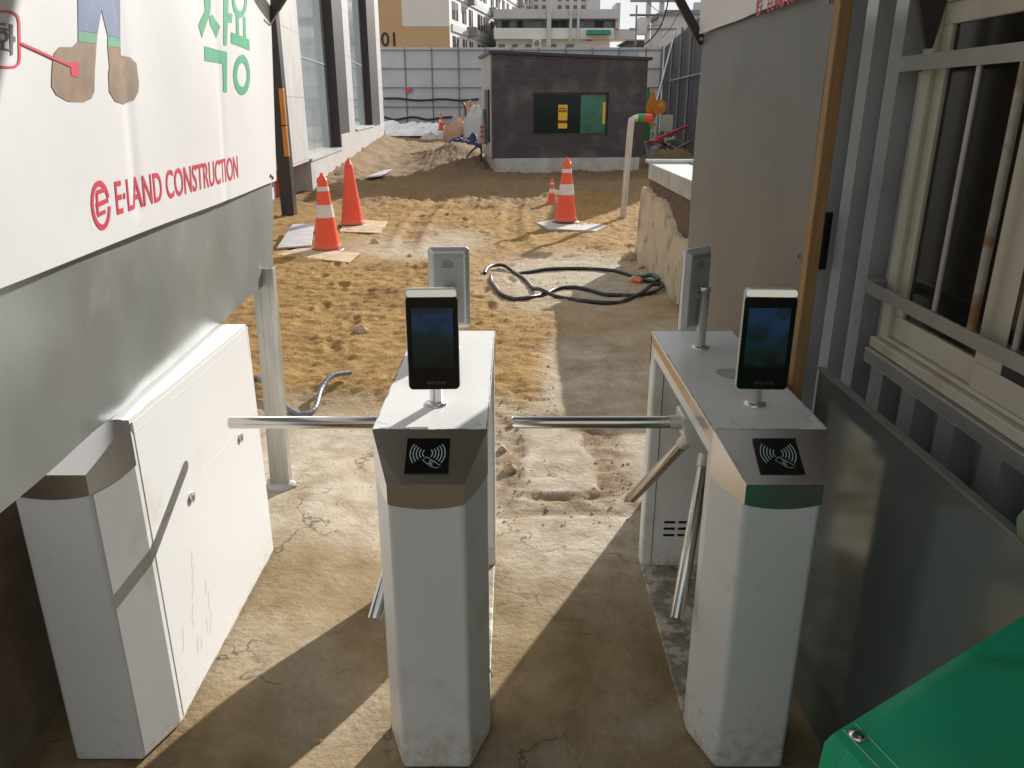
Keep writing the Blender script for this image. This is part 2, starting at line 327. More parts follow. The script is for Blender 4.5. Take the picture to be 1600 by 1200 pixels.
# ground
m_ground = bpy.data.materials.new('site_ground'); m_ground.use_nodes = True
def _ground_mat():
    n, l = m_ground.node_tree.nodes, m_ground.node_tree.links; b = n['Principled BSDF']
    geo = n.new('ShaderNodeNewGeometry'); pos = geo.outputs['Position']
    def noise(s, d=8, ro=.6):
        t = n.new('ShaderNodeTexNoise'); t.inputs['Scale'].default_value = s; t.inputs['Detail'].default_value = d; t.inputs['Roughness'].default_value = ro
        l.new(pos, t.inputs['Vector']); return t.outputs['Fac']
    def ramp(f, a, bb, ca, cb):
        r = n.new('ShaderNodeValToRGB'); e = r.color_ramp.elements; e[0].position = a; e[1].position = bb; e[0].color = (*ca, 1); e[1].color = (*cb, 1)
        l.new(f, r.inputs['Fac']); return r.outputs['Color']
    def mix(f, a, bb):
        x = n.new('ShaderNodeMix'); x.data_type = 'RGBA'; l.new(f, x.inputs[0]); l.new(a, x.inputs[6]); l.new(bb, x.inputs[7]); return x.outputs[2]
    def attr(k):
        a = n.new('ShaderNodeAttribute'); a.attribute_name = k; return a.outputs['Fac']
    fine, mid, big, grain = noise(38), noise(7), noise(1.7), noise(220, 4)
    sand = mix(ramp(fine, .3, .7, (0, 0, 0), (1, 1, 1)), ramp(mid, .3, .75, (.19, .098, .025), (.36, .215, .066)), ramp(mid, .3, .7, (.29, .166, .045), (.43, .275, .098)))
    conc = mix(ramp(mid, .42, .62, (0, 0, 0), (1, 1, 1)), ramp(fine, .3, .7, (.38, .315, .23), (.50, .44, .345)), ramp(fine, .3, .7, (.30, .235, .15), (.41, .34, .24)))
    dirt = mix(ramp(fine, .35, .65, (0, 0, 0), (1, 1, 1)), ramp(mid, .3, .7, (.27, .175, .085), (.38, .27, .15)), ramp(mid, .3, .7, (.33, .23, .12), (.44, .33, .20)))
    dark = ramp(fine, .3, .7, (.13, .082, .042), (.27, .18, .10))
    near = mix(ramp(noise(2.6, 10, .68), .44, .58, (0, 0, 0), (1, 1, 1)), ramp(fine, .3, .7, (.36, .30, .215), (.47, .41, .32)), ramp(fine, .3, .7, (.225, .165, .09), (.335, .26, .155)))
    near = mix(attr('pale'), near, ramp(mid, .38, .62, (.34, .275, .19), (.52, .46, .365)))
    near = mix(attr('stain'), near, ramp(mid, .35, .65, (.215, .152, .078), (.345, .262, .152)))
    sand = mix(ramp(noise(1.15, 5), .50, .64, (0, 0, 0), (.75, .75, .75)), sand, ramp(mid, .3, .7, (.155, .078, .024), (.27, .15, .052)))
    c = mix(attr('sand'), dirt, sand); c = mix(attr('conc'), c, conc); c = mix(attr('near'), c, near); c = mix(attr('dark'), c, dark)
    sp = ramp(grain, .56, .68, (0, 0, 0), (.8, .8, .8)); c = mix(sp, c, ramp(fine, .3, .7, (.15, .11, .07), (.20, .15, .10)))
    # hairline cracks
    vo = n.new('ShaderNodeTexVoronoi'); vo.feature = 'DISTANCE_TO_EDGE'; vo.inputs['Scale'].default_value = 1.6
    dn = n.new('ShaderNodeTexNoise'); dn.inputs['Scale'].default_value = 5; dn.inputs['Detail'].default_value = 7
    sc = n.new('ShaderNodeVectorMath'); sc.operation = 'SCALE'; sc.inputs['Scale'].default_value = .5
    ad = n.new('ShaderNodeVectorMath'); l.new(pos, dn.inputs['Vector']); l.new(dn.outputs['Color'], sc.inputs[0]); l.new(pos, ad.inputs[0]); l.new(sc.outputs[0], ad.inputs[1])
    l.new(ad.outputs[0], vo.inputs['Vector'])
    ck = ramp(vo.outputs['Distance'], .004, .012, (1, 1, 1), (0, 0, 0)); km = ramp(noise(1.1, 3), .44, .54, (0, 0, 0), (.8, .8, .8))
    mu = n.new('ShaderNodeMath'); mu.operation = 'MULTIPLY'; l.new(ck, mu.inputs[0]); l.new(km, mu.inputs[1])
    m2 = n.new('ShaderNodeMath'); m2.operation = 'MULTIPLY'; l.new(mu.outputs[0], m2.inputs[0]); l.new(attr('near'), m2.inputs[1])
    c = mix(m2.outputs[0], c, ramp(fine, .3, .7, (.10, .075, .05), (.14, .105, .07)))
    l.new(c, b.inputs['Base Color']); b.inputs['Roughness'].default_value = .93; b.inputs['Specular IOR Level'].default_value = .2
    bp = n.new('ShaderNodeBump'); bp.inputs['Distance'].default_value = .02; sm = n.new('ShaderNodeMapRange'); sm.inputs['To Min'].default_value = .65; sm.inputs['To Max'].default_value = .42; l.new(attr('near'), sm.inputs['Value']); l.new(sm.outputs[0], bp.inputs['Strength'])
    a1 = n.new('ShaderNodeMath'); a1.operation = 'MULTIPLY_ADD'; a1.inputs[1].default_value = .25; l.new(grain, a1.inputs[0]); l.new(fine, a1.inputs[2])
    l.new(a1.outputs[0], bp.inputs['Height']); l.new(bp.outputs['Normal'], b.inputs['Normal'])
_ground_mat()

# ------------------------------------------------------------------ mesh helpers
class MB:
    def __init__(s): s.v, s.f, s.mi, s.sm = [], [], [], []
    def add(s, vs, fs, mi=0, smooth=False):
        o = len(s.v); s.v += [tuple(v) for v in vs]
        for f in fs: s.f.append(tuple(o + i for i in f)); s.mi.append(mi); s.sm.append(smooth)
        return s
    def box(s, lo, hi, mi=0):
        (a, b, c), (d, e, f) = lo, hi
        vs = [(a, b, c), (d, b, c), (d, e, c), (a, e, c), (a, b, f), (d, b, f), (d, e, f), (a, e, f)]
        return s.add(vs, [(3, 2, 1, 0), (4, 5, 6, 7), (0, 1, 5, 4), (1, 2, 6, 5), (2, 3, 7, 6), (3, 0, 4, 7)], mi)
    def hexa(s, bot, top, mi=0):        # bot / top: matching rings, counter-clockwise from above
        n = len(bot); vs = list(bot) + list(top)
        fs = [tuple(range(n - 1, -1, -1)), tuple(range(n, 2 * n))] + [(i, (i + 1) % n, n + (i + 1) % n, n + i) for i in range(n)]
        return s.add(vs, fs, mi)
    def tube(s, path, r, n=12, cap=True, mi=0, smooth=True):
        P = [Vector(p) for p in path]; m = len(P); rr = r if isinstance(r, (list, tuple)) else [r] * m
        t0 = (P[1] - P[0]).normalized(); up = Vector((0, 0, 1)) if abs(t0.z) < .9 else Vector((1, 0, 0))
        nrm = t0.cross(up).normalized(); rings = []; vs = []
        for i in range(m):
            t = (P[min(i + 1, m - 1)] - P[max(i - 1, 0)]).normalized()
            nrm = (nrm - t * nrm.dot(t)).normalized(); bn = t.cross(nrm)
            for k in range(n):
                a = 2 * math.pi * k / n; vs.append(P[i] + (nrm * math.cos(a) + bn * math.sin(a)) * rr[i])
        fs = [(i * n + k, i * n + (k + 1) % n, (i + 1) * n + (k + 1) % n, (i + 1) * n + k) for i in range(m - 1) for k in range(n)]
        s.add(vs, fs, mi, smooth)
        if cap: s.add(vs[:n], [tuple(range(n - 1, -1, -1))], mi); s.add(vs[-n:], [tuple(range(n))], mi)
        return s
    def lathe(s, prof, c=(0, 0, 0), n=28, mi=0, smooth=True, caps=True):
        vs = [(c[0] + r * math.cos(2 * math.pi * k / n), c[1] + r * math.sin(2 * math.pi * k / n), c[2] + z) for r, z in prof for k in range(n)]
        fs = [(i * n + k, i * n + (k + 1) % n, (i + 1) * n + (k + 1) % n, (i + 1) * n + k) for i in range(len(prof) - 1) for k in range(n)]
        s.add(vs, fs, mi, smooth)
        if caps: s.add(vs[:n], [tuple(range(n - 1, -1, -1))], mi); s.add(vs[-n:], [tuple(range(n))], mi)
        return s
    def build(s, name, m, parent=None, bevel=0., seg=2, loc=None, world=False):
        me = bpy.data.meshes.new(name)
        vs = s.v
        if world and parent is not None:
            o = Vector((0, 0, 0)); q = parent
            while q: o += Vector(q.location); q = q.parent
            vs = [tuple(Vector(v) - o) for v in vs]
        me.from_pydata(vs, [], s.f); me.update()
        for mm in (m if isinstance(m, (list, tuple)) else [m]): me.materials.append(mm)
        me.polygons.foreach_set('material_index', s.mi); me.polygons.foreach_set('use_smooth', s.sm)
        ob = bpy.data.objects.new(name, me); COL.objects.link(ob)
        if parent is not None: ob.parent = parent
        if loc is not None: ob.location = loc
        if bevel > 0:
            bv = ob.modifiers.new('bevel', 'BEVEL'); bv.width = bevel; bv.segments = seg; bv.limit_method = 'ANGLE'; bv.angle_limit = R(35)
            bv.harden_normals = False
        return ob
def tag(o, label=None, cat=None, group=None, kind=None):
    if label: o['label'] = label
    if cat: o['category'] = cat
    if group: o['group'] = group
    if kind: o['kind'] = kind
    return o
def thing(name, label, cat, loc=(0, 0, 0), group=None, rz=0.):
    o = bpy.data.objects.new(name, None); o.empty_display_size = .1; COL.objects.link(o)
    o.location = loc; o.rotation_euler = (0, 0, rz); return tag(o, label, cat, group)
def single(mb, name, m, label, cat, group=None, loc=(0, 0, 0), bevel=0., recentre=True):
    """a thing that is one mesh; its origin goes to its base"""
    if recentre:
        a = np.array(mb.v); c = ((a[:, 0].min() + a[:, 0].max()) / 2, (a[:, 1].min() + a[:, 1].max()) / 2, a[:, 2].min())
        mb.v = [tuple(r) for r in (a - np.array(c))]; loc = c
    return tag(mb.build(name, m, loc=loc, bevel=bevel), label, cat, group)
def smooth_path(pts, n=6, closed=False):
    P = [Vector(p) for p in pts]; out = []
    for i in range(len(P) - 1):
        p0, p1, p2, p3 = P[max(i - 1, 0)], P[i], P[i + 1], P[min(i + 2, len(P) - 1)]
        for k in range(n):
            t = k / n
            out.append(.5 * ((2 * p1) + (p2 - p0) * t + (2 * p0 - 5 * p1 + 4 * p2 - p3) * t * t + (3 * p1 - p0 - 3 * p2 + p3) * t ** 3))
    out.append(P[-1]); return out
def text_geo(body, size=1., bold=0., shear=0., space=1., res=4):
    cu = bpy.data.curves.new('t', 'FONT'); cu.body = body; cu.size = size; cu.offset = bold; cu.shear = shear; cu.space_character = space
    cu.resolution_u = res; ob = bpy.data.objects.new('t', cu); COL.objects.link(ob)
    dg = bpy.context.evaluated_depsgraph_get(); dg.update()
    me = bpy.data.meshes.new_from_object(ob.evaluated_get(dg))
    vs = [tuple(v.co) for v in me.vertices]; fs = [tuple(p.vertices) for p in me.polygons]
    bpy.data.objects.remove(ob); bpy.data.curves.remove(cu); bpy.data.meshes.remove(me)
    return vs, fs
def strip(pts, w, closed=False):
    """flat 2-D ribbon along pts (list of (u,v)); returns verts, faces"""
    P = [Vector((p[0], p[1])) for p in pts]; n = len(P); vs = []
    for i in range(n):
        a = P[(i - 1) % n] if closed or i > 0 else P[i]; b = P[(i + 1) % n] if closed or i < n - 1 else P[i]
        t = (b - a); t = t.normalized() if t.length > 1e-9 else Vector((1, 0)); q = Vector((-t.y, t.x)) * w / 2
        vs += [tuple(P[i] + q), tuple(P[i] - q)]
    fs = [(2 * i, 2 * i + 1, 2 * ((i + 1) % n) + 1, 2 * ((i + 1) % n)) for i in range(n if closed else n - 1)]
    return vs, fs
def lump(mb, c, rx, ry, rz, seed, amp=.25, n=18, m=12, mi=0, flat=True):
    rnd = random.Random(seed); ph = [rnd.uniform(0, 6.28) for _ in range(8)]; vs = []
    for i in range(m + 1):
        th = math.pi * i / m
        for k in range(n):
            a = 2 * math.pi * k / n
            q = 1 + amp * (.5 * math.sin(2 * a + ph[0] + 2 * th) + .35 * math.sin(3 * a + ph[1]) * math.sin(2 * th + ph[2]) + .25 * math.sin(5 * a + ph[3] + 3 * th) + .2 * math.sin(7 * th + ph[4] + 2 * a))
            z = math.cos(th) * rz * q
            if flat and z < -rz * .45: z = -rz * .45
            vs.append((c[0] + math.sin(th) * math.cos(a) * rx * q, c[1] + math.sin(th) * math.sin(a) * ry * q, c[2] + rz * .45 * (1 if flat else 0) + z))
    fs = [(i * n + k, (i + 1) * n + k, (i + 1) * n + (k + 1) % n, i * n + (k + 1) % n) for i in range(m) for k in range(n)]
    return mb.add(vs, fs, mi, True)

# ================================================================== SETTING: the ground
def axis(segs):
    out = [segs[0][0]]
    for a, b, st in segs:
        k = max(1, int(round((b - a) / st))); out += [a + (b - a) * (i + 1) / k for i in range(k)]
    return np.array(out)
gx = np.concatenate([[-700, -300, -150, -80, -45], axis([(-28, -12, 1.2), (-12, -5, .18), (-5, -2.6, .07), (-2.6, 2.4, .0225), (2.4, 4.2, .06), (4.2, 9, .15), (9, 25, 1.2)]), [45, 80, 150, 300, 700]])
gy = np.concatenate([[-700, -300, -120, -50, -20, -8, -4, -2, -1, -.3], axis([(.2, .9, .07), (.9, 4.8, .021), (4.8, 8.5, .024), (8.5, 13, .04), (13, 20, .075), (20, 44, .2), (44, 60, 1)]), [75, 100, 150, 250, 450, 900]])
GX, GY = np.meshgrid(gx, gy); X, Y = GX.ravel(), GY.ravel()
Z = ground_z(X, Y); nx, ny = len(gx), len(gy)
idx = np.arange(nx * ny).reshape(ny, nx)
q = np.stack([idx[:-1, :-1], idx[:-1, 1:], idx[1:, 1:], idx[1:, :-1]], -1).reshape(-1, 4)
me = bpy.data.meshes.new('ground'); me.vertices.add(len(X)); me.vertices.foreach_set('co', np.stack([X, Y, Z], -1).ravel())
me.loops.add(q.size); me.loops.foreach_set('vertex_index', q.ravel().astype(np.int32))
me.polygons.add(len(q)); me.polygons.foreach_set('loop_start', np.arange(0, q.size, 4, dtype=np.int32)); me.polygons.foreach_set('loop_total', np.full(len(q), 4, np.int32))
me.polygons.foreach_set('use_smooth', np.ones(len(q), bool)); me.update(); me.validate()
sand, conc, near, dark = masks(X, Y)
s_ = in_slab(X, Y); rub = sst(-.30, -.05, s_) * (1 - sst(-.012, .01, s_)) * sst(2.9, 3.1, Y)
nn = fbm(X * 2, Y * 2, 30)
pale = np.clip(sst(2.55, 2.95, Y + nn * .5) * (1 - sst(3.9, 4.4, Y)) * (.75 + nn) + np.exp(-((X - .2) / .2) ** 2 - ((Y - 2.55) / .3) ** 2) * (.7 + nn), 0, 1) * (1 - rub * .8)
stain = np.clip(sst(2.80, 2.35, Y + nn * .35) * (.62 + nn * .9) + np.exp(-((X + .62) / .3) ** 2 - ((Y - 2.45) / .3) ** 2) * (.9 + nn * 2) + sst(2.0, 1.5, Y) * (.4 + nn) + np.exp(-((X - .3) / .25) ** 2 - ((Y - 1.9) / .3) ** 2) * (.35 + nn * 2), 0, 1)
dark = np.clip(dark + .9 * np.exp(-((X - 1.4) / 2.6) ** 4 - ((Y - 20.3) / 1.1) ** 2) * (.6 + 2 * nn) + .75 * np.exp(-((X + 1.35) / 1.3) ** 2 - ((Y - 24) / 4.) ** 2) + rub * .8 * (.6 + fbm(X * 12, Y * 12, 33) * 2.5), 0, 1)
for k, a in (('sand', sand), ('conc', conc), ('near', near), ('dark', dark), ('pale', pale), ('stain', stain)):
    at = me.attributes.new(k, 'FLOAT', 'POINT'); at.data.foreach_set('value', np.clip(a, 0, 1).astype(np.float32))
me.materials.append(m_ground)
ground = bpy.data.objects.new('ground', me); COL.objects.link(ground); ground['kind'] = 'structure'

# ================================================================== TURNSTILES
TW, TL, TH = .14, 1.17, .945
def plan(y0, sgn, ins=.05, ch=.13, depth=.185, grow=0.):
    """leg outline; nose at y0 pointing to -sgn"""
    w = TW + grow; g = grow
    pts = [(-w, y0 + sgn * depth), (-w, y0 + sgn * ch)] + [(-w + ins, y0 - sgn * g), (w - ins, y0 - sgn * g)] + [(w, y0 + sgn * ch), (w, y0 + sgn * depth)]
    return pts if sgn > 0 else [(x, y) for x, y in pts][::-1]
def top_z(y, y0, sgn): return .865 + (TH - .865) * min(1, max(0, (y - y0) * sgn / .13))
def leg(y0, sgn, name, root, m):
    mb = MB(); p = plan(y0, sgn)
    mb.hexa([(x, y, .008) for x, y in p], [(x, y, min(top_z(y, y0, sgn) - .006, .86 if abs(y - y0) > .14 else 9)) for x, y in p])
    return mb.build(name, m, root, bevel=.010, seg=3)
def nose_cap(y0, sgn, root):
    g = .0025; ins, ch = .05, .13; mb = MB()
    key = [(-TW - g, ch + .004), (-TW + ins - g * .5, -g), (TW - ins + g * .5, -g), (TW + g, ch + .004)]
    pts = []
    for (x0, a), (x1, b), k in ((key[0], key[1], 8), (key[1], key[2], 10), (key[2], key[3], 8)):
        for i in range(k): t = i / k; pts.append((x0 + (x1 - x0) * t, a + (b - a) * t))
    pts.append(key[3]); n = len(pts); top, bot = [], []
    for i, (x, yy) in enumerate(pts):
        zt = .865 + (TH - .865) * max(0, yy) / ch
        t = max(0, min(1, yy / ch)); zb = .812 + .012 * math.sin(t * 3.14) * (t - .3) * -1 + .014 * t ** 2 - (.012 * (1 - (x / (TW - ins)) ** 2) if yy <= .001 else 0)
        top.append((x, y0 + sgn * yy, zt)); bot.append((x, y0 + sgn * yy, zb))
    f = [(i, i + 1, n + i + 1, n + i) if sgn > 0 else (i + 1, i, n + i, n + i + 1) for i in range(n - 1)]
    mb.add(bot + top, f)
    mb.add(top, [tuple(range(n)) if sgn > 0 else tuple(range(n - 1, -1, -1))])
    ob = mb.build('nose_cap', m_steel, root)
    return ob
def slant(y0):      # frame of the front sloping face: origin, right, up, normal
    o = Vector((0, y0 + .065, .905 + .0015)); up = Vector((0, .13, .08)).normalized(); return o, Vector((1, 0, 0)), up, Vector((1, 0, 0)).cross(up)
def symbol_geo():
    vs, fs = [], []
    def put(g):
        o = len(vs); vs.extend(g[0]); fs.extend([tuple(o + i for i in f) for f in g[1]])
    for i, r in enumerate((.012, .0195, .027, .0345, .042)):
        for sg in (-1, 1):
            a0 = 38 if i else 50
            put(strip([(sg * r * math.cos(R(a)) - sg * .0, .006 + r * math.sin(R(a)) * 1.05) for a in np.linspace(-a0, a0, 12)], .0024))
    put(strip([(-.002, -.004), (-.011, -.013), (.010, -.031), (.020, -.035), (.030, -.034)], .0015))
    put(strip([(-.002, -.004), (.012, -.013), (.022, -.021), (.033, -.029)], .0015))
    put(strip([(.004, -.017), (.008, -.015), (.013, -.019), (.018, -.019)], .0018)); put(strip([(.004, -.022), (.009, -.022), (.013, -.028)], .003))
    return vs, fs
SYM = symbol_geo()
def arm_set(root, arms):
    hub = MB()
    hub.hexa([(-.135, .43, .775), (-.01, .42, .70), (-.01, .55, .70), (-.135, .54, .775)], [(-.152, .44, .858), (-.01, .42, .861), (-.01, .55, .861), (-.152, .53, .858)])
    hub.build('hub', m_devframe, root, bevel=.006)
    for c, t in arms:
        c = Vector(c); t = Vector(t); d = (t - c).normalized(); a = c + d * .012
        ar = MB().tube([a + d * .012, t - d * .003, t], [.0185, .0185, .0165], 20).build('arm', m_chrome, root)
        MB().tube([a - d * .012, a + d * .03], .0215, 16).build('collar', m_devframe, ar)
def turnstile(label, loc, sc=1., reader=True, closed=False, disc=False, arms=True, vents=True, nosepts=True):
    root = thing('tripod_turnstile', label, 'turnstile', loc, 'turnstiles in a row across the entrance')
    MB().box((-TW + .004, .15, -.03), (TW - .004, TL - .15, .014)).build('base_plate', m_plate, root, bevel=.003)
    leg(0, 1, 'front_leg', root, m_whitedirt)
    bl = leg(TL, -1, 'rear_leg', root, m_whitedirt)
    nose_cap(0, 1, root); nose_cap(TL, -1, root)
    y0, y1 = .134, TL - .134
    tb = MB(); tb.box((-TW + .003, y0 + .002, .862), (TW - .003, y1 - .002, .9)); tb.build('bridge_box', m_white, root, bevel=.003)
    tb = MB(); tb.box((-TW - .0015, y0 + .002, .9015), (TW + (-.004 if closed else .0015), y1 - .002, .936)); tb.build('edge_strip', m_white if closed else m_steel, root, bevel=.002)
    lid = MB().box((-TW - .003, y0 + .001, .9365), (TW + (.0022 if closed else .003), y1 - .001, TH + .002))
    if reader:
        rp = MB(); o, u, v, nn = slant(0)
        P = lambda a, b, h: o + u * a + v * b + nn * h
        h = .052; rp.hexa([P(-h, -h * .98, .0003), P(h, -h * .98, .0003), P(h, h * .98, .0003), P(-h, h * .98, .0003)], [P(-h, -h * .98, .003), P(h, -h * .98, .003), P(h, h * .98, .003), P(-h, h * .98, .003)])
        pan = rp.build('reader_panel', m_black, root)
        MB().add([P(a, b, .0038) for a, b in SYM[0]], SYM[1]).build('card_symbol', m_symbol, pan)
    if vents:
        vb = MB()
        for r_ in range(3):
            for c_ in range(2):
                z = .20 - r_ * .028; xx = -.06 + c_ * .055
                vb.box((xx, TL - .1876, z), (xx + .042, TL - .1857, z + .009))
        vb.build('vent_slots', m_black, bl)
    MB().box((-.1005, TL - .1866, .03), (-.0985, TL - .1853, .82)).build('panel_seam', m_bronze, bl)
    if closed:
        sp = MB(); sp.box((TW - .03, .150, .02), (TW + .002, TL - .12, .9360))
        rk = random.Random(4)
        for k in range(11):
            yy, zz = rk.uniform(.2, .6), rk.uniform(.08, .5); g = [(yy, zz)]
            for j in range(4): g.append((g[-1][0] + rk.uniform(-.004, .012), g[-1][1] + rk.uniform(.006, .022)))
            v_, f_ = strip(g, .0011); sp.add([(TW + .0024, a__, b__) for a__, b__ in v_], f_, 1)
        side = sp.build('side_panel', [m_white, m_crack], root, bevel=.002)
        ln = MB(); ln.box((TW + .0018, .154, .905), (TW + .0026, TL - .124, .9063)); ln.box((TW + .0018, .154, .617), (TW + .0026, TL - .124, .6185))
        ln.build('door_seam', m_devback, side)
        for yy in (.405, .845):
            lk = MB().tube([(TW + .001, yy, .592), (TW + .009, yy, .592)], .0155, 20)
            lo = lk.build('lock', m_pole, side, bevel=.002)
            MB().box((TW + .0085, yy - .0015, .583), (TW + .0100, yy + .0015, .601)).build('keyhole', m_black, lo)
    if disc:
        MB().lathe([(.047, TH + .0021), (.047, TH + .0045), (.043, TH + .005)], (.012, .56, 0), 32).build('lid_disc', m_devback, root)
    seed = int(abs(loc[0]) * 1000); rj = random.Random(seed); ck = MB(); lid_o = None
    def crack(p, q, up, lift, w0=.0016, dens=.6):
        p, q, up, lift = Vector(p), Vector(q), Vector(up), Vector(lift); n = 46; run = rj.random() < dens
        a_ = None; side = (q - p).normalized()
        for i in range(n):
            if rj.random() < .18: run = rj.random() < dens
            c0 = p.lerp(q, i / n) + lift; c1 = p.lerp(q, (i + 1) / n) + lift
            h = w0 * rj.uniform(.3, 1.8) if run else .0003
            if a_ is None: a_ = h
            ck.add([c0 - up * .0003, c1 - up * .0003, c1 + up * h, c0 + up * a_], [(0, 1, 2, 3)]); a_ = h
    crack((-TW, y0 + .0015, TH + .002), (TW, y0 + .0015, TH + .002), (0, 1, 0), (0, 0, .0004), .0022)
    crack((-TW - .002, y0, TH + .002), (-TW - .002, y1, TH + .002), (1, 0, 0), (0, 0, .0004), .0018, .5)
    crack((TW + .001, y0, TH + .002), (TW + .001, y1, TH + .002), (-1, 0, 0), (0, 0, .0004), .0014, .5)
    for sx in (-1, 1):
        pts_ = [Vector((sx * (TW - .06 + rj.uniform(-.03, .03)), y0 + rj.uniform(.01, .05), TH + .0024))]
        for k in range(7): pts_.append(pts_[-1] + Vector((rj.uniform(-.012, .018) * sx, rj.uniform(.0, .012), 0)))
        ck.add(*[(lambda g: ([(x_, y_, TH + .0024) for x_, y_ in g[0]], g[1]))(strip([(q_.x, q_.y) for q_ in pts_], .0011))][0])
    lid.add(ck.v, ck.f, 1); lid.build('top_lid', [m_white, m_crack], root)
    if arms:
        arm_set(root, [((-.135, .475, .826), (-.622 if not disc else -.64, .465, .83)), ((-.066, .465, .725), (-.172 if not disc else -.193, .14, .385)), ((-.110, .505, .765), (-.222, .79, .41))])
    root.scale = (sc, sc, sc)
    return root
def place_terminal(x, y, z, rz, label):
    """face-recognition terminal standing on a turnstile lid"""
    t = thing('face_terminal', label, 'terminal', (x, y, z), 'face terminals on the turnstiles', rz)
    MB().lathe([(.030, 0), (.030, .004), (.021, .009)], n=28).build('flange', m_pole, t)
    MB().lathe([(.0165, .003), (.0165, .19), (.020, .191), (.020, .204), (.018, .206)], n=24).build('pole', m_pole, t)
    hw, z0, z1 = .0665, .058, .326
    def rrect(hw, z0, z1, r, k=6):
        out = []
        for cx, cz, a0 in ((hw - r, z0 + r, -90), (hw - r, z1 - r, 0), (-hw + r, z1 - r, 90), (-hw + r, z0 + r, 180)):
            for i in range(k + 1): a = R(a0 + 90 * i / k); out.append((cx + r * math.cos(a), cz + r * math.sin(a)))
        return out
    def prism(ring, y0, y1, ring1=None):
        mb = MB(); n = len(ring); r1 = ring1 or ring
        vs = [(x_, y0, z_) for x_, z_ in ring] + [(x_, y1, z_) for x_, z_ in r1]
        return mb.add(vs, [tuple(range(n)), tuple(range(2 * n - 1, n - 1, -1))] + [((i + 1) % n, i, n + i, n + (i + 1) % n) for i in range(n)])
    body = prism(rrect(hw, z0, z1, .013), -.048, -.034).build('body', m_devframe, t, bevel=.0025)
    prism(rrect(hw - .002, z0 + .002, z1 - .002, .012), -.0339, -.022, rrect(hw - .013, z0 + .012, z1 - .012, .01)).build('back_shell', m_devframe, t)
    bp = prism(rrect(hw - .019, z0 + .02, z1 - .018, .004), -.0225, -.0205).build('back_plate', m_devback, t)
    MB().box((-hw + .02, -.0206, z1 - .032), (hw - .02, -.0198, z1 - .021)).build('plate_strip', m_flatbar, bp)
    tx = MB()
    for i, wd in enumerate((.020, .036, .040, .034, .042)):
        zz = z1 - .042 - i * .0055; tx.box((-.5 * wd + .003, -.0206, zz), (.5 * wd + .003, -.0200, zz + .0022))
    tx.build('label_print', m_greyprint, bp)
    MB().tube([(0, -.021, .17), (0, -.012, .17)], .012, 14).build('bracket', m_pole, t)
    gl = prism(rrect(hw - .0018, z0 + .0018, z1 - .020, .011), -.0495, -.0479).build('glass_front', m_black, t)
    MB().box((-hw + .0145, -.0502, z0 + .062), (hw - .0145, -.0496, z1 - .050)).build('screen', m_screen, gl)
    prism(rrect(hw - .004, z1 - .0215, z1 - .004, .007), -.0505, -.0478).build('light_bar', m_ledbar, t)
    vs, fs = text_geo('에이스코딩', .0105)
    mx = max(v[0] for v in vs) if vs else 0
    MB().add([(v[0] - mx / 2 + .004, -.0499, z0 + .016 + v[1]) for v in vs], fs).build('lettering', m_greyprint_lite, gl)
    return t
m_greyprint_lite = mat('faint_grey_print', (.10, .10, .11), .5)

t_left = turnstile('white turnstile tucked under the banner sheet, with a closed side of locked doors', (-.905 - TW * .955, 1.575, .098), .955, reader=False, closed=True, arms=False, vents=False)
t_mid = turnstile('white turnstile standing free between the two walking lanes', (-.203, 1.645, .0), disc=False)
t_right = turnstile('white turnstile beside the dark steel panel, with a grey disc set in its lid', (.640, 1.645, .0), disc=True)
ZT = TH + .002
place_terminal(-.203, 1.955, ZT, R(2), 'face terminal with dark screen, nearer one on the free-standing turnstile')
place_terminal(-.203, 2.475, ZT, R(180 + 3), 'face terminal showing its ribbed back, on the free-standing turnstile behind the other')
place_terminal(.650, 1.955, ZT, R(-3), 'face terminal with dark screen on the turnstile beside the steel panel')
place_terminal(.622, 2.475, ZT, R(180 + 42), 'face terminal turned askew with its back showing, by the dull grey gate')

# ================================================================== LEFT GATE LEAF AND BANNER
def leafX(y, z): return -.919 - .0504 * (y - 1.241) + .06 * (z - 1.0)
def leaf_hit(px, py, off=0.):
    r = ray(px, py); t = (-.919 + .0504 * 1.241 + .042 + off) / (r.x + .0504 * r.y - .06 * r.z)
    return r.y * t, CAMZ + r.z * t
def dent(y, z): return .0035 * math.sin(9 * y + 5 * math.sin(3 * z)) * math.sin(6 * z + 2 * y) + .006 * math.sin(3.1 * y + 1.3 * z) * math.sin(2.2 * z + .7) + .004 * math.sin(7.5 * y - 3 * z + 1) + .010 * math.exp(-((y - 1.75) / .09) ** 2 - ((z - 1.01) / .07) ** 2) + .008 * math.exp(-((y - 2.6) / .08) ** 2 - ((z - 1.01) / .06) ** 2)
def sheet_grid(fx, ys, zs, th, flip=False):
    mb = MB(); ny_, nz_ = len(ys), len(zs); vs = []
    for k in (0, 1):
        for y in ys:
            for z in zs: vs.append((fx(y, z) - (th * k if not flip else -th * k), y, z))
    N = ny_ * nz_; f1, f2, f3 = [], [], []
    for i in range(ny_ - 1):
        for j in range(nz_ - 1):
            a, b, c, d = i * nz_ + j, (i + 1) * nz_ + j, (i + 1) * nz_ + j + 1, i * nz_ + j + 1
            f1.append((a, b, c, d)); f2.append((d, c, b, a))
    for i in range(ny_ - 1):
        for j in (0, nz_ - 1):
            a, b = i * nz_ + j, (i + 1) * nz_ + j; f3.append((a, N + a, N + b, b) if j == 0 else (b, N + b, N + a, a))
    for j in range(nz_ - 1):
        for i in (0, ny_ - 1):
            a, b = i * nz_ + j, i * nz_ + j + 1; f3.append((b, N + b, N + a, a) if i == 0 else (a, N + a, N + b, b))
    mb.add(vs[:N], f1, 0, True); mb.add(vs[N:], f2, 0, True); mb.add(vs, f3, 0, False); return mb
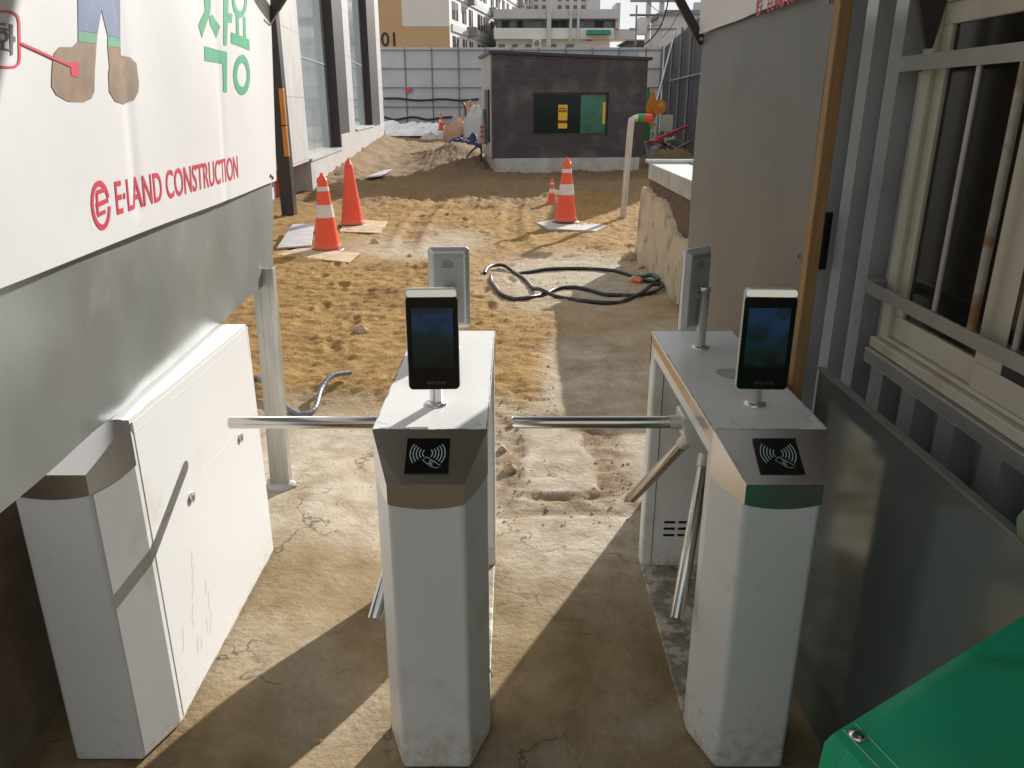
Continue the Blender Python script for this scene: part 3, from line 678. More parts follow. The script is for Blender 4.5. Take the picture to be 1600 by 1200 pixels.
gl_root = thing('sheet_metal_gate', 'bright galvanised gate leaf hanging above the turnstile with locked side doors', 'gate', (-.97, 2.0, 1.0))
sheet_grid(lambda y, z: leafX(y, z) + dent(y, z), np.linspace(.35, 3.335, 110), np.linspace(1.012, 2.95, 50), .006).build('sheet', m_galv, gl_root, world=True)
fr_ = MB()
for (ya, za, yb, zb) in ((.4, 1.1, 3.27, 1.1), (.4, 2.0, 3.27, 2.0), (.4, 2.92, 3.27, 2.92), (3.27, 1.06, 3.27, 2.95), (1.8, 1.1, 1.8, 2.95), (.4, 1.06, .4, 2.95)):
    fr_.tube([(leafX(ya, za) - .045, ya, za), (leafX(yb, zb) - .045, yb, zb)], .02, 8)
fr_.build('frame', m_post, gl_root, world=True)
def bwave(y, z): return .004 * math.sin(5 * y + .8 * z) + .003 * math.sin(11 * y + 3 * z + 2) * min(1, abs(z - 1.41) * 2) + .003 * math.sin(4 * z + 1) - .004 * math.exp(-((y - 1.92) / .03) ** 2) * (1 if z > 1.45 else 0) - .003 * math.exp(-((y - 2.62) / .03) ** 2)
BOFF = .024
def bX(y, z): return leafX(y, z) + BOFF + bwave(y, z)
bz = lambda y: 1.408 + .004 * math.sin(4 * y)
bn_root = thing('banner', 'white safety banner with worker legs and green lettering, on the bright gate leaf', 'banner', (-.95, 2.0, 1.41))
mb = sheet_grid(bX, np.linspace(.35, 3.34, 280), np.linspace(1.408, 2.93, 80), .0015)
mb.build('cloth', m_banner, bn_root, world=True)
def refine(pts, faces, lim=.022):
    bm = bmesh.new(); vs = [bm.verts.new((p[0], p[1], 0)) for p in pts]
    for f in faces:
        try: bm.faces.new([vs[i] for i in f])
        except ValueError: pass
    for _ in range(6):
        bmesh.ops.triangulate(bm, faces=bm.faces[:])
        ed = [e for e in bm.edges if e.calc_length() > lim]
        if not ed: break
        bmesh.ops.subdivide_edges(bm, edges=ed, cuts=1)
    bmesh.ops.triangulate(bm, faces=bm.faces[:]); bm.normal_update(); bm.verts.index_update()
    fs = [tuple(v.index for v in (f.verts if f.normal.z > 0 else reversed(f.verts))) for f in bm.faces]; ps = [tuple(v.co[:2]) for v in bm.verts]; bm.free(); return ps, fs
def on_banner(pts, faces, name, m, lift=.0011, parent=None):
    pts, faces = refine(pts, faces)
    return MB().add([(bX(y, z) + lift, y, z) for y, z in pts], faces).build(name, m, parent or bn_root, world=True)
def px_poly(pp, s=.275, ox=0, oy=0): return [leaf_hit(ox + x * s, oy + y * s, BOFF) for x, y in pp]
def tri_poly(pts):
    bm = bmesh.new(); vs = [bm.verts.new((p[0], p[1], 0)) for p in pts]; f = bm.faces.new(vs)
    bmesh.ops.triangulate(bm, faces=[f]); bm.verts.index_update()
    r = [tuple(v.index for v in f.verts) for f in bm.faces]
    out = [tuple(v.co[:2]) for v in bm.verts]; bm.free(); return out, r
def ellipse_px(cx, cy, rx, ry, n=28): return [(cx + rx * math.cos(2 * math.pi * i / n), cy + ry * math.sin(2 * math.pi * i / n)) for i in range(n)]
def multi(polys, name, m, lift=.0011):
    vs, fs = [], []
    for p in polys:
        a, b = tri_poly(px_poly(p)); o = len(vs); vs += a; fs += [tuple(o + i for i in f) for f in b]
    return on_banner(vs, fs, name, m, lift)
def ring_px(cx, cy, ro, ri, n=32, a0=0, a1=360):
    vs, fs = [], []
    for i in range(n + 1):
        a = R(a0 + (a1 - a0) * i / n)
        vs += [(cx + ro[0] * math.cos(a), cy + ro[1] * math.sin(a)), (cx + ri[0] * math.cos(a), cy + ri[1] * math.sin(a))]
    fs = [(2 * i, 2 * i + 1, 2 * i + 3, 2 * i + 2) for i in range(n)]
    return vs, fs
# green lettering, cut off by the top of the view
KOR = [[(1150, -40), (1200, -40), (1190, 70), (1135, 215), (1115, 140), (1158, 60)], [(1180, 95), (1203, 80), (1245, 150), (1228, 215), (1188, 140)],
       [(1263, -60), (1292, -60), (1280, 260), (1262, 255)], [(1287, 72), (1310, 78), (1308, 130), (1285, 125)],
       [(1150, 262), (1282, 295), (1280, 525), (1262, 522), (1258, 362), (1150, 345)],
       [(1332, 80), (1350, 85), (1350, 200), (1332, 195)], [(1378, 95), (1396, 95), (1396, 215), (1376, 210)], [(1303, 182), (1418, 225), (1418, 288), (1303, 245)]]
kg = multi(KOR, 'lettering', m_green_print)
for cx, cy, ro, ri in ((1367, 425, (50, 115), (30, 68)), (1360, 0, (50, 100), (32, 62))):
    v_, f_ = ring_px(cx, cy, ro, ri); on_banner(px_poly(v_), f_, 'lettering', m_green_print, .0013)
# trousers, hems and boots of the printed worker
multi([[(432, -60), (575, -60), (577, 45), (548, 190), (434, 172)], [(572, 45), (577, -60), (696, -60), (698, 215), (610, 205)]], 'trousers_print', m_jeans)
multi([[(434, 174), (547, 192), (542, 250), (434, 235)], [(610, 207), (698, 217), (699, 270), (608, 262)]], 'hem_print', m_bandg)
multi([[(434, 237), (541, 252), (530, 400), (528, 520), (510, 560), (470, 580), (380, 578), (310, 540), (282, 490), (284, 440), (288, 360), (300, 300), (330, 267), (400, 268)],
       [(608, 264), (699, 272), (700, 315), (745, 325), (780, 360), (793, 470), (790, 520), (765, 570), (705, 594), (650, 575), (615, 520), (612, 420), (618, 380)]], 'boots_print', m_boot)
multi([[(385, 355), (430, 352), (438, 400), (432, 440), (395, 430)]], 'spot_print', m_red, .0018)
v_, f_ = strip([(104, 245), (200, 288), (300, 335), (398, 378)], 14); on_banner(px_poly(v_), f_, 'pointer_line', m_red, .0025)
v_, f_ = strip([(-160, 62), (40, 66), (72, 76), (92, 95), (99, 130), (99, 330), (92, 362), (70, 380), (40, 383), (-160, 380)], 15); on_banner(px_poly(v_), f_, 'call_out_frame', m_red, .0011)
multi([[(40, 135), (62, 140), (60, 310), (46, 318)], [(60, 205), (76, 208), (76, 240), (60, 238)], [(-60, 262), (46, 280), (46, 292), (-60, 275)], [(-8, 235), (8, 238), (8, 275), (-8, 270)], [(-50, 150), (44, 165), (44, 178), (-50, 163)], [(-20, 128), (20, 132), (20, 146), (-20, 142)]], 'call_out_lettering', m_greyprint)
v_, f_ = ring_px(0, 208, (36, 34), (22, 20)); on_banner(px_poly(v_), f_, 'call_out_lettering', m_greyprint, .0014)
# company logo and wordmark
def wordmark(text, p0, p1, z0, zh, place, parent, m, bold=.012):
    vs, fs = text_geo(text, 1., bold, .0, 1.0)
    x0, x1 = min(v[0] for v in vs), max(v[0] for v in vs); y0, y1 = 0, max(v[1] for v in vs)
    pts = [(p0 + (v[0] - x0) / (x1 - x0) * (p1 - p0), z0 + (v[1] - y0) / (y1 - y0) * zh) for v in vs]
    return place(pts, fs, 'wordmark', m)
lo_a, lo_b = leaf_hit(183, 332, BOFF), leaf_hit(371, 287, BOFF)
lo_t = leaf_hit(183, 288, BOFF)
wordmark('E·LAND CONSTRUCTION', lo_a[0], lo_b[0], lo_a[1] - .004, lo_t[1] - lo_a[1] + .012, on_banner, bn_root, m_red, .012)
def logo(cy, cz, r, place):
    vs, fs = [], []
    def put(g):
        o = len(vs); vs.extend(g[0]); fs.extend([tuple(o + i for i in f) for f in g[1]])
    k = [(math.cos(R(a)), math.sin(R(a))) for a in np.linspace(15, 352, 40)]
    put(strip([(x * .84, y * 1.0) for x, y in k], .26))
    put(strip([(-.5, .05), (.80, .16)], .22)); put(strip([(-.28, .62), (.5, .66)], .2)); put(strip([(-.42, -.38), (.4, -.32)], .2)); put(strip([(-.28, .62), (-.40, -.38)], .2))
    place([(cy + x * r * 1.05, cz + y * r) for x, y in vs], fs, 'logo', m_red)
lc = leaf_hit(157, 321, BOFF); lr = leaf_hit(157, 283, BOFF)
logo(lc[0], lc[1], (lr[1] - lc[1]) * .93, on_banner)
# eyelets at the lower far corner
for (y, z) in ((3.27, 1.425), (3.24, 1.435)):
    MB().tube([(bX(y, z) + .0005, y, z), (bX(y, z) + .004, y, z)], .007, 12).build('eyelet', m_bronze, bn_root, world=True)

# post under the leaf, standing on the floor
pb = gp(440, 760); gpost = thing('gate_post', 'galvanised lipped channel post standing on the concrete beyond the locked turnstile', 'post', pb)
ph = leafX(3.33, 1.6); a_, b_ = .045, .028
topx = aty(417, 452, pb.y).x - .004 - pb.x; PZ = .99
def chan(x0, x1, y0, y1, t=.003): return [(x0, y0, x1, y0 + t), (x0, y0, x0 + t, y1), (x1 - t, y0, x1, y1), (x0, y1 - t, x0 + (x1 - x0) * .32, y1), (x1 - (x1 - x0) * .32, y1 - t, x1, y1)]
mb = MB()
for (x0, y0, x1, y1) in [(-.042, -.022, .042, -.019), (-.042, -.0189, -.039, .022), (.039, -.0189, .042, .022)]:
    mb.hexa([(x0, y0, -.02), (x1, y0, -.02), (x1, y1, -.02), (x0, y1, -.02)], [(x0 + topx, y0, PZ), (x1 + topx, y0, PZ), (x1 + topx, y1, PZ), (x0 + topx, y1, PZ)])
for k_ in (-.022, .016): mb.hexa([(k_, -.0245, -.02), (k_ + .006, -.0245, -.02), (k_ + .006, -.0222, -.02), (k_, -.0222, -.02)], [(k_ + topx, -.0245, PZ), (k_ + .006 + topx, -.0245, PZ), (k_ + .006 + topx, -.0222, PZ), (k_ + topx, -.0222, PZ)])
mb.build('channel', m_post, gpost)
mb = MB(); lump(mb, (0, 0, -.01), .075, .05, .03, 3, .3, 14, 8); mb.build('footing', m_conc, gpost)

# ================================================================== RIGHT GATE LEAF, BANNER, HEADER
RX = .812
gr = thing('sheet_metal_gate', 'dull grey gate leaf with a timber edge, beyond the turnstile with the lid disc', 'gate', (RX, 2.9, .3))
def rdent(y, z): return .004 * math.sin(2.3 * y + 1.1 * z) + .003 * math.sin(5 * z + y) - .008 * math.exp(-((y - 3.05) / .12) ** 2 - ((z - 1.82) / .05) ** 2)
mb = sheet_grid(lambda y, z: RX + rdent(y, z), np.linspace(2.175, 3.61, 50), np.linspace(.03, 2.95, 60), .006, flip=True)
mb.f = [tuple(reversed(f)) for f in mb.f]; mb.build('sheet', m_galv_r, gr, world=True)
mb = MB()
for (ya, za, yb, zb) in ((2.2, .34, 3.6, .34), (2.2, 2.0, 3.6, 2.0), (2.2, 2.92, 3.6, 2.92), (3.59, .02, 3.59, 2.95), (2.3, .02, 2.3, 2.95)):
    mb.tube([(RX + .04, ya, za), (RX + .04, yb, zb)], .02, 8)
mb.build('frame', m_post, gr, world=True)
MB().box((RX - .004, 2.125, .04), (RX + .03, 2.165, 2.95)).build('timber_edge', m_wood, gr, bevel=.003, world=True)
mb = MB()
for z in (.99, 1.95, 1.3): mb.tube([(RX - .002, 2.20, z), (RX - .008, 2.20, z)], .006, 8)
mb.build('screws', m_flatbar, gr, world=True)
rb = thing('banner', 'shaded white banner with red company wordmark on the dull grey gate leaf', 'banner', (RX, 2.9, 1.98))
rbz = lambda y: 0
def rbX(y, z): return RX - .020 + .003 * math.sin(6 * y + z) + .002 * math.sin(13 * y)
ya, yb2 = atx(1292, 3, RX - .02), atx(1100, 52, RX - .02)
mb = sheet_grid(rbX, np.linspace(2.19, 3.615, 50), np.linspace(1.985, 2.93, 20), .0015, flip=True)
mb.f = [tuple(reversed(f)) for f in mb.f]; mb.build('cloth', m_banner, rb, world=True)
def on_rbanner(pts, faces, name, m, lift=.002):
    return MB().add([(rbX(-u, z) - lift, -u, z) for u, z in pts], faces).build(name, m, rb, world=True)
a, b = atx(1199, 16, RX - .02), atx(1255, 0, RX - .02)
wordmark('E·LAND CONSTRUCTION', -a.y + .01, -a.y + .56, a.z - .005, .040, on_rbanner, rb, m_red, .018)
lc2 = atx(1188, 12, RX - .02); logo(-lc2.y, lc2.z + .012, .032, on_rbanner)
# header beam over the opening, with its two braces
hd = thing('gate_canopy', 'grey sheet canopy spanning overhead between the two gate leaves', 'canopy', (-.1, 3.42, 2.95))
MB().box((-1.3, -.6, 3.125), (1.04, 3.55, 3.15)).build('roof_sheet', m_galv_r, hd, world=True)
for y_ in (.2, 1.3, 2.4): MB().box((-1.25, y_, 3.06), (1.03, y_ + .06, 3.1245)).build('purlin', m_post, hd, world=True)
MB().box((-1.05, 3.36, 2.952), (.95, 3.48, 3.12)).build('beam', m_post, hd, bevel=.004, world=True)
for (pa, pc, lab, ax) in ((aty(405, 52, 3.33), aty(436, 0, 3.33), 'short dark brace strut rising from the bright gate leaf', -1), (aty(1098, 68, 3.62), aty(1059, 0, 3.62), 'long dark brace strut rising from the dull grey gate leaf', 1)):
    d = (pc - pa).normalized(); k = (2.955 - pa.z) / d.z; e = pa + d * k; e.y = 3.46
    st = thing('brace', lab, 'brace', pa, 'brace struts of the gate')
    w = .017
    mb = MB(); pdir = Vector((0, 1, 0)); side = d.cross(pdir).normalized() * w; fw = pdir * .012
    mb.hexa([pa - side - fw, pa + side - fw, pa + side + fw, pa - side + fw], [e - side - fw, e + side - fw, e + side + fw, e - side + fw])
    mb.build('strut', m_bronze, st, world=True)
    MB().tube([pa + Vector((0, -.016, 0)) + d * .02, pa + Vector((0, .016, 0)) + d * .02], .008, 8).build('bolt', m_pole, st, world=True)
# tie wire on the bright leaf's far edge
mb = MB().tube(smooth_path([aty(398, 4, 3.32), aty(404, 30, 3.32), aty(413, 47, 3.32), aty(424, 36, 3.32), aty(436, 18, 3.32)]), .003, 6)
single(mb, 'tie_wire', m_pole, 'thin tie wire looped at the upper far corner of the white banner', 'wire')

# ================================================================== STEEL PANEL, CONTAINER, TARPAULIN
PX_ = .868
sp_ = thing('sheet_barrier', 'dark glossy steel panel standing upright along the container', 'panel', (PX_, 1.2, 0))
mb = MB(); mb.hexa([(PX_, .2, -.01), (PX_ + .006, .2, -.01), (PX_ + .006, 2.09, -.01), (PX_, 2.09, -.01)], [(PX_, .2, 1.0), (PX_ + .006, .2, 1.0), (PX_ + .006, 2.09, 1.0), (PX_, 2.09, 1.0)])
mb.build('sheet', m_dark_sheet, sp_, world=True)
mb = MB(); mb.box((PX_ - .006, .2, 1.0005), (PX_ + .012, 2.09, 1.008)); mb.build('folded_edge', m_galv_r, sp_, world=True)

CX = 1.05
ct = thing('shipping_container', 'blue-grey corrugated container office with a barred window', 'container', (2.2, .6, 0))
def corr(y0, y1, z0, z1, name='wall', per=.19, depth=.045):
    mb = MB(); prof = []; y = y0
    k0 = math.floor(y0 / per) - 1
    pts = []
    for k in range(k0, k0 + int((y1 - y0) / per) + 4):
        for a, dx in ((0, 0), (.40, 0), (.5, depth), (.90, depth)):
            pts.append(((k + a) * per, dx))
    pts = [(y0, None)] + [p for p in pts if y0 < p[0] < y1] + [(y1, None)]
    def dxa(yy):
        f = (yy / per) % 1.0
        return 0 if f < .40 else depth * (f - .40) / .10 if f < .5 else depth if f < .90 else depth * (1 - (f - .90) / .10)
    n = len(pts); vs = [(CX + dxa(p[0]), p[0], z0) for p in pts] + [(CX + dxa(p[0]), p[0], z1) for p in pts]
    vs += [(CX + .06, p[0], z0) for p in pts] + [(CX + .06, p[0], z1) for p in pts]
    fs = [(i + 1, i, n + i, n + i + 1) for i in range(n - 1)] + [(2 * n + i, 2 * n + i + 1, 3 * n + i + 1, 3 * n + i) for i in range(n - 1)]
    fs += [(i, i + 1, 2 * n + i + 1, 2 * n + i) for i in range(n - 1)] + [(n + i + 1, n + i, 3 * n + i, 3 * n + i + 1) for i in range(n - 1)]
    fs += [(0, 2 * n, 3 * n, n), (n - 1, 2 * n - 1, 4 * n - 1, 3 * n - 1)]
    return mb.add(vs, fs).build(name, m_cont, ct, world=True)
WY1, WZ0, WZ1, WY0 = 2.13, 1.085, 1.985, .35
corr(WY1, 2.75, .02, 2.6); corr(-2.2, WY1 - .0005, .02, WZ0 - .045); corr(-2.2, WY1 - .0005, WZ1 + .03, 2.6); corr(-2.2, WY0, WZ0 - .0445, WZ1 + .0295)
mb = MB(); mb.box((CX + .061, -2.2, .02), (3.4, 2.749, .1)); mb.box((CX + .061, -2.2, 2.5), (3.4, 2.749, 2.6)); mb.box((3.4, -2.2, .02), (3.45, 2.749, 2.6)); mb.box((CX + .0615, 2.69, .1005), (3.3995, 2.749, 2.4995)); mb.box((CX + .0615, -2.2, .1005), (3.3995, -2.15, 2.4995))
mb.build('shell', m_cont, ct, world=True)
win = MB()
def fbx(o, y0, y1, z0, z1, x0, x1): o.box((x0, y0, z0), (x1, y1, z1))
xf0, xf1 = CX - .012, CX + .055
fbx(win, WY1 - .045, WY1 - .001, WZ0 + .0005, WZ1, xf0, xf1); fbx(win, WY0, WY1 - .0455, WZ1 - .05, WZ1, xf0, xf1); fbx(win, WY0, WY1 - .0455, WZ0, WZ0 + .012, xf0, xf1); fbx(win, WY0, WY0 + .045, WZ0 + .0125, WZ1 - .0505, xf0, xf1)
wf = win.build('window', m_cream, ct, bevel=.003, world=True)
def sash(y0, y1, x0, x1, st=.052):
    s = MB(); z0, z1 = WZ0 + .0125, WZ1 - .0505
    fbx(s, y0, y1, z0, z0 + .062, x0, x1); fbx(s, y0, y1, z1 - .05, z1, x0, x1); fbx(s, y0, y0 + st, z0 + .0622, z1 - .0502, x0, x1); fbx(s, y1 - st, y1, z0 + .0622, z1 - .0502, x0, x1)
    so = s.build('sash', m_cream, wf, bevel=.003, world=True)
    g = MB(); xm = (x0 + x1) / 2; fbx(g, y0 + st - .002, y1 - st + .002, z0 + .06, z1 - .048, xm - .003, xm + .003); g.build('pane', m_darkglass, wf, world=True)
sash(1.60, WY1 - .047, CX + .001, CX + .028, .042); sash(WY0 + .046, 1.675, CX - .010, CX + .0005 - .001 + .0, .10)
mb = MB(); mb.box((CX - .03, WY0 - .02, WZ0 - .030), (CX + .05, WY1 + .012, WZ0 - .001)); mb.build('sill', m_cream, wf, bevel=.004, world=True)
mb = MB(); mb.box((CX - .045, WY0 - .03, WZ0 - .070), (CX + .03, WY1 + .0, WZ0 - .0305)); mb.build('sill_rail', m_flatbar, wf, bevel=.003, world=True)
bx0 = CX - .055
g_ = thing('window_grille', 'grey steel window grille with rusty rods in front of the container window', 'grille', (bx0, 1.4, 1.2))
for z, w in ((1.225, .034), (1.800, .036)):
    MB().box((bx0 - .004, .2, z - w / 2), (bx0 + .001, 2.165, z + w / 2)).build('flat_bar', m_flatbar, g_, world=True)
for i, y in enumerate((1.805, 1.648, 1.49, 1.333, 1.176, 1.02)):
    MB().tube([(bx0 + .009, y, 1.22), (bx0 + .009, y, 1.81)], .0075 if i % 2 == 0 else .010, 10).build('rod', m_flatbar if i % 2 == 0 else m_rustbar, g_, world=True)
for z in (1.225, 1.8): MB().box((bx0 + .0015, 2.135, z - .018), (CX + .034, 2.160, z + .018)).build('lug', m_rustbar, g_, world=True)
hp = atx(1290, 372, CX - .012)
hn = MB(); hn.box((CX - .03, hp.y - .007, hp.z - .105), (CX + .001, hp.y + .007, hp.z + .085)); hn.box((CX - .042, hp.y - .006, hp.z - .10), (CX - .0305, hp.y + .006, hp.z + .05))
hn.build('handle', m_black, ct, bevel=.003, world=True)
ab = MB(); pa = atx(1452, 76, CX - .09); ab.hexa([(CX - .100, pa.y - .006, pa.z), (CX - .085, pa.y - .006, pa.z), (CX - .085, pa.y + .006, pa.z), (CX - .100, pa.y + .006, pa.z)], [(CX - .24, pa.y - .006, pa.z + .42), (CX - .02, pa.y - .006, pa.z + .42), (CX - .02, pa.y + .006, pa.z + .42), (CX - .24, pa.y + .006, pa.z + .42)])
ab.build('awning_bracket', m_bronze, ct, world=True)

# tarpaulin draped over a boxed load
A, B, C = atz(1302, 1146, .97), atz(1612, 952, .97), atz(1372, 1222, .97)
B = atz(1625, 946, .97)
tp = thing('tarpaulin', 'bright green tarpaulin sheet draped over a load in front of the steel panel', 'tarpaulin', (A.x + .25, A.y, 0))
U_, V_ = (B - A), (C - A); vs = []; n1, n2 = 40, 26
for i in range(n1 + 1):
    for j in range(n2 + 1):
        s, t = i / n1, j / n2 * 2.2
        p = A + U_ * s + V_ * t
        sag = .012 * math.sin(4.2 * s + 1.3 * t) * min(1, s * 3) - .012 * math.exp(-((s - .62 - .25 * t) / .10) ** 2) * min(1, t * 3) + .008 * math.sin(7 * s - 3.5 * t) * min(1, t) * .6
        vs.append((p.x, p.y, .97 + sag * min(1, t * 4) * min(1, s * 6)))
fs = [(i * (n2 + 1) + j, i * (n2 + 1) + j + 1, (i + 1) * (n2 + 1) + j + 1, (i + 1) * (n2 + 1) + j) for i in range(n1) for j in range(n2)]
mb = MB().add(vs, fs, 0, True)
sk = []; m_ = 60                                          # hanging skirt along the edges A-C and A-B
edge = [A + V_ * (2.2 * (1 - k / 30)) for k in range(30)] + [A + U_ * (k / 30) for k in range(31)]
for k, p in enumerate(edge):
    for j, zz in enumerate((0, -.02, -.12, -.3, -.55, -.93)):
        w = .010 * math.sin(k * 1.1) * min(1, j / 2) ; out = Vector((-.5, .6, 0)).normalized() * (w + .004 * min(j, 1))
        sk.append((p.x + out.x, p.y + out.y, .97 + zz))
fs = [(k * 6 + j, (k + 1) * 6 + j, (k + 1) * 6 + j + 1, k * 6 + j + 1) for k in range(len(edge) - 1) for j in range(5)]
mb.add(sk, fs, 0, True); cl = mb.build('cloth', m_tarp, tp, world=True)
def on_tarp(s, t): return A + U_ * s + V_ * t
st = MB()
for off in (.03, .075):
    st.tube([on_tarp(off, .05 + k * .1) + Vector((0, 0, .0015)) for k in range(20)], .0009, 5)
st.build('stitching', m_thread, tp, world=True)
ey = on_tarp(.052, .25); e_ = MB().lathe([(.0045, -.006), (.0105, -.006), (.0105, -.001), (.0045, .0005)], (ey.x, ey.y, .974), 20, caps=False); e_.build('eyelet', m_chrome, tp, world=True)
gc = atx(1600, 792, PX_ - .0)
mb = MB(); lump(mb, (0, 0, 0), .032, .06, .036, 5, .12, 20, 14, flat=False); single(mb, 'cloth_roll', m_moss, 'mottled green rolled cloth resting on the steel panel edge', 'cloth', loc=(PX_ + .01, gc.y - .045, 1.008 + .030), recentre=False)

# low damp wall seen under the bright gate leaf
mb = MB(); mb.box((-1.42, .3, -.05), (-1.27, 2.5, .93)); single(mb, 'low_wall', m_lowwall, 'damp brown concrete low wall in shade behind the locked turnstile', 'wall', bevel=.02)

# ================================================================== CONES, BOARDS
def cone(loc, h, label, bands=True, group='orange traffic cones on the site'):
    t = thing('traffic_cone', label, 'cone', loc, group)
    s = h / .95
    MB().lathe([(.205 * s, -.01), (.205 * s, .022 * s), (.185 * s, .035 * s), (.15 * s, .04 * s)], n=28).build('base', m_rubber, t)
    rr = lambda z: (.168 - (.168 - .062) * z / .82) * s
    prof = [(rr(.0), .036 * s), (rr(0) , .07 * s), (rr(.07) * .99, .085 * s)] + [(rr(z), z * s) for z in (.1, .2, .3, .4, .5, .6, .7, .8)] + [(.056 * s, .86 * s), (.034 * s, .91 * s), (.020 * s, .935 * s), (.016 * s, .95 * s)]
    MB().lathe(prof, n=28).build('body', m_orange, t)
    if bands:
        for a, b in ((.42, .575), (.735, .79)):
            MB().lathe([(rr(a) + .003 * s, a * s), (rr(b) + .003 * s, b * s)], n=28, caps=False).build('reflective_band', m_refl, t)
    if h > .6:
        mb = MB(); lump(mb, (0, 0, .845 * s), .060 * s, .060 * s, .060 * s, int(loc[0] * 100) + 3, .22, 18, 10, flat=False); mb.build('crumpled_cap', m_orange, t)
    return t
def dist(p): return math.hypot(p.x, p.y)
c1, c2, c3, c4 = gp(512, 390), gp(551, 352), gp(884, 348), gp(862, 317)
cone(c1, .93, 'striped orange cone standing nearest to the grey tilted board')
cone(c2, .97, 'plain orange cone without white bands', False)
cone(c3, .96, 'striped orange cone on a pale slab in the middle of the sand')
cone(c4, .46, 'little orange cone just behind the striped cone in the sand')
def board(pp, th, m, name, label, cat, lift=.0, tilt=None, group=None):
    P = [gp(*p) for p in pp]; z = max(p.z for p in P) if tilt is None else None
    # counter-clockwise order seen from above
    c = sum(P, Vector((0, 0, 0))) / len(P); P.sort(key=lambda p: math.atan2(p.y - c.y, p.x - c.x))
    zz = [(c.z + .012 + lift) if tilt is None else tilt(p) for p in P]
    mb = MB().hexa([(p.x, p.y, z_) for p, z_ in zip(P, zz)], [(p.x, p.y, z_ + th) for p, z_ in zip(P, zz)])
    return single(mb, name, m, label, cat, group, bevel=.003)
board([(432, 398), (470, 388), (562, 398), (545, 411)], .015, m_plywood, 'plywood_board', 'weathered plywood board under the nearest striped cone', 'board', -.012)
board([(536, 352), (570, 344), (606, 347), (594, 365), (530, 362)], .015, m_plywood, 'plywood_board', 'weathered plywood board under the plain orange cone', 'board', -.012)
P_ = [gp(433, 392), gp(458, 363), gp(492, 362), gp(487, 388)]
board([(433, 392), (458, 363), (492, 362), (487, 388)], .02, m_greyboard, 'grey_board', 'thin grey board tilted up on the sand beside the striped cone', 'board', tilt=lambda p: gz(p.x, p.y) + .02 + .10 * max(0, (p.y - P_[0].y) / 2))
board([(838, 349), (872, 342), (948, 353), (930, 362), (858, 359)], .035, m_conc, 'concrete_slab', 'pale concrete slab lying under the striped cone in the sand', 'slab', -.02)
board([(568, 283), (600, 268), (613, 267), (597, 282)], .012, m_greyboard, 'metal_flap', 'curled metal flap lying in the dirt by the granite wall', 'sheet metal', tilt=lambda p: gz(p.x, p.y) + .05 + .12 * max(0, p.x + 3.2))

# ================================================================== HOSE, CONDUIT, BOLLARD
def hp_(x, y, dz=0.):
    p = gp(720 + x / 4, 220 + y / 4); p.z += .017 + dz; return p
hz_ = thing('hose', 'long black rubber hose lying in loops on the pale concrete patch', 'hose', gp(900, 455))
pb_ = [(150, 838, 0), (165, 818, .02), (205, 803, .03), (270, 803, .02), (330, 825, .0), (400, 875, 0), (450, 930, .0), (500, 960, .035), (600, 980, 0), (750, 1005, 0), (900, 1022, 0), (1000, 1010, 0), (1120, 975, .02), (1190, 930, .03), (1235, 925, .03), (1262, 915, .03), (1250, 945, .03), (1200, 962, .01), (1100, 972, 0), (1000, 975, 0), (900, 968, 0), (800, 940, 0), (700, 926, 0), (600, 936, .0), (520, 965, .0), (430, 990, 0), (330, 992, 0), (250, 962, 0), (205, 915, .0), (190, 885, .0), (187, 862, .0)]
mb = MB(); mb.tube(smooth_path([hp_(*q_) for q_ in pb_], 5), .0195, 10); mb.tube(smooth_path([hp_(*q_) for q_ in [(1225, 905, .02), (1150, 885, .01), (1080, 858, 0), (950, 820, 0), (750, 805, 0), (550, 812, 0), (430, 826, 0), (370, 832, -.005), (310, 846, -.05)]], 5), .0195, 10)
mb.build('hose_line', m_hose, hz_, world=True)
MB().tube([hp_(1130, 893, .01), hp_(1085, 885, .01), hp_(1060, 880, .005)], [.026, .03, .02], 10).build('tape_wrap', m_orange, hz_, world=True)
MB().tube(smooth_path([hp_(1240, 905, .04), hp_(1190, 880, .05), hp_(1130, 878, .03), hp_(1090, 868, .02)]),   .022, 10).build('coupling', m_dkgreen, hz_, world=True)
cp = [(400, 588, -.03), (410, 605, .0), (425, 622, .02), (446, 640, .0), (470, 652, -.01), (492, 645, .0), (503, 622, .03), (520, 604, .03), (548, 592, .02)]
pts = smooth_path([gp(a, b) + Vector((0, 0, .024 + c)) for a, b, c in cp], 14)
single(MB().tube(pts, [.0165 if i % 3 else .0145 for i in range(len(pts))], 10), 'corrugated_conduit', m_conduit, 'short dark corrugated conduit half buried at the sand edge by the gate post', 'conduit')
bb = gp(973, 340); tpz = aty(986, 190, bb.y)
bo = thing('bent_pipe', 'bent galvanised standpipe with a taped elbow end beside the guardhouse', 'pipe', bb)
t1 = tpz - bb; MB().tube(smooth_path([(0, 0, -.1), (t1.x * .5, 0, t1.z * .5), (t1.x, 0, t1.z - .06), (t1.x + .03, 0, t1.z + .03), (t1.x + .11, 0, t1.z + .06)], 6), .050, 16).build('pipe', m_post, bo)
MB().tube([(t1.x + .10, 0, t1.z + .058), (t1.x + .19, 0, t1.z + .055)], .058, 14).build('tape', m_greentape, bo)
MB().tube([(t1.x + .192, 0, t1.z + .055), (t1.x + .31, 0, t1.z + .05)], [.060, .052], 14).build('tape', m_redtape, bo)

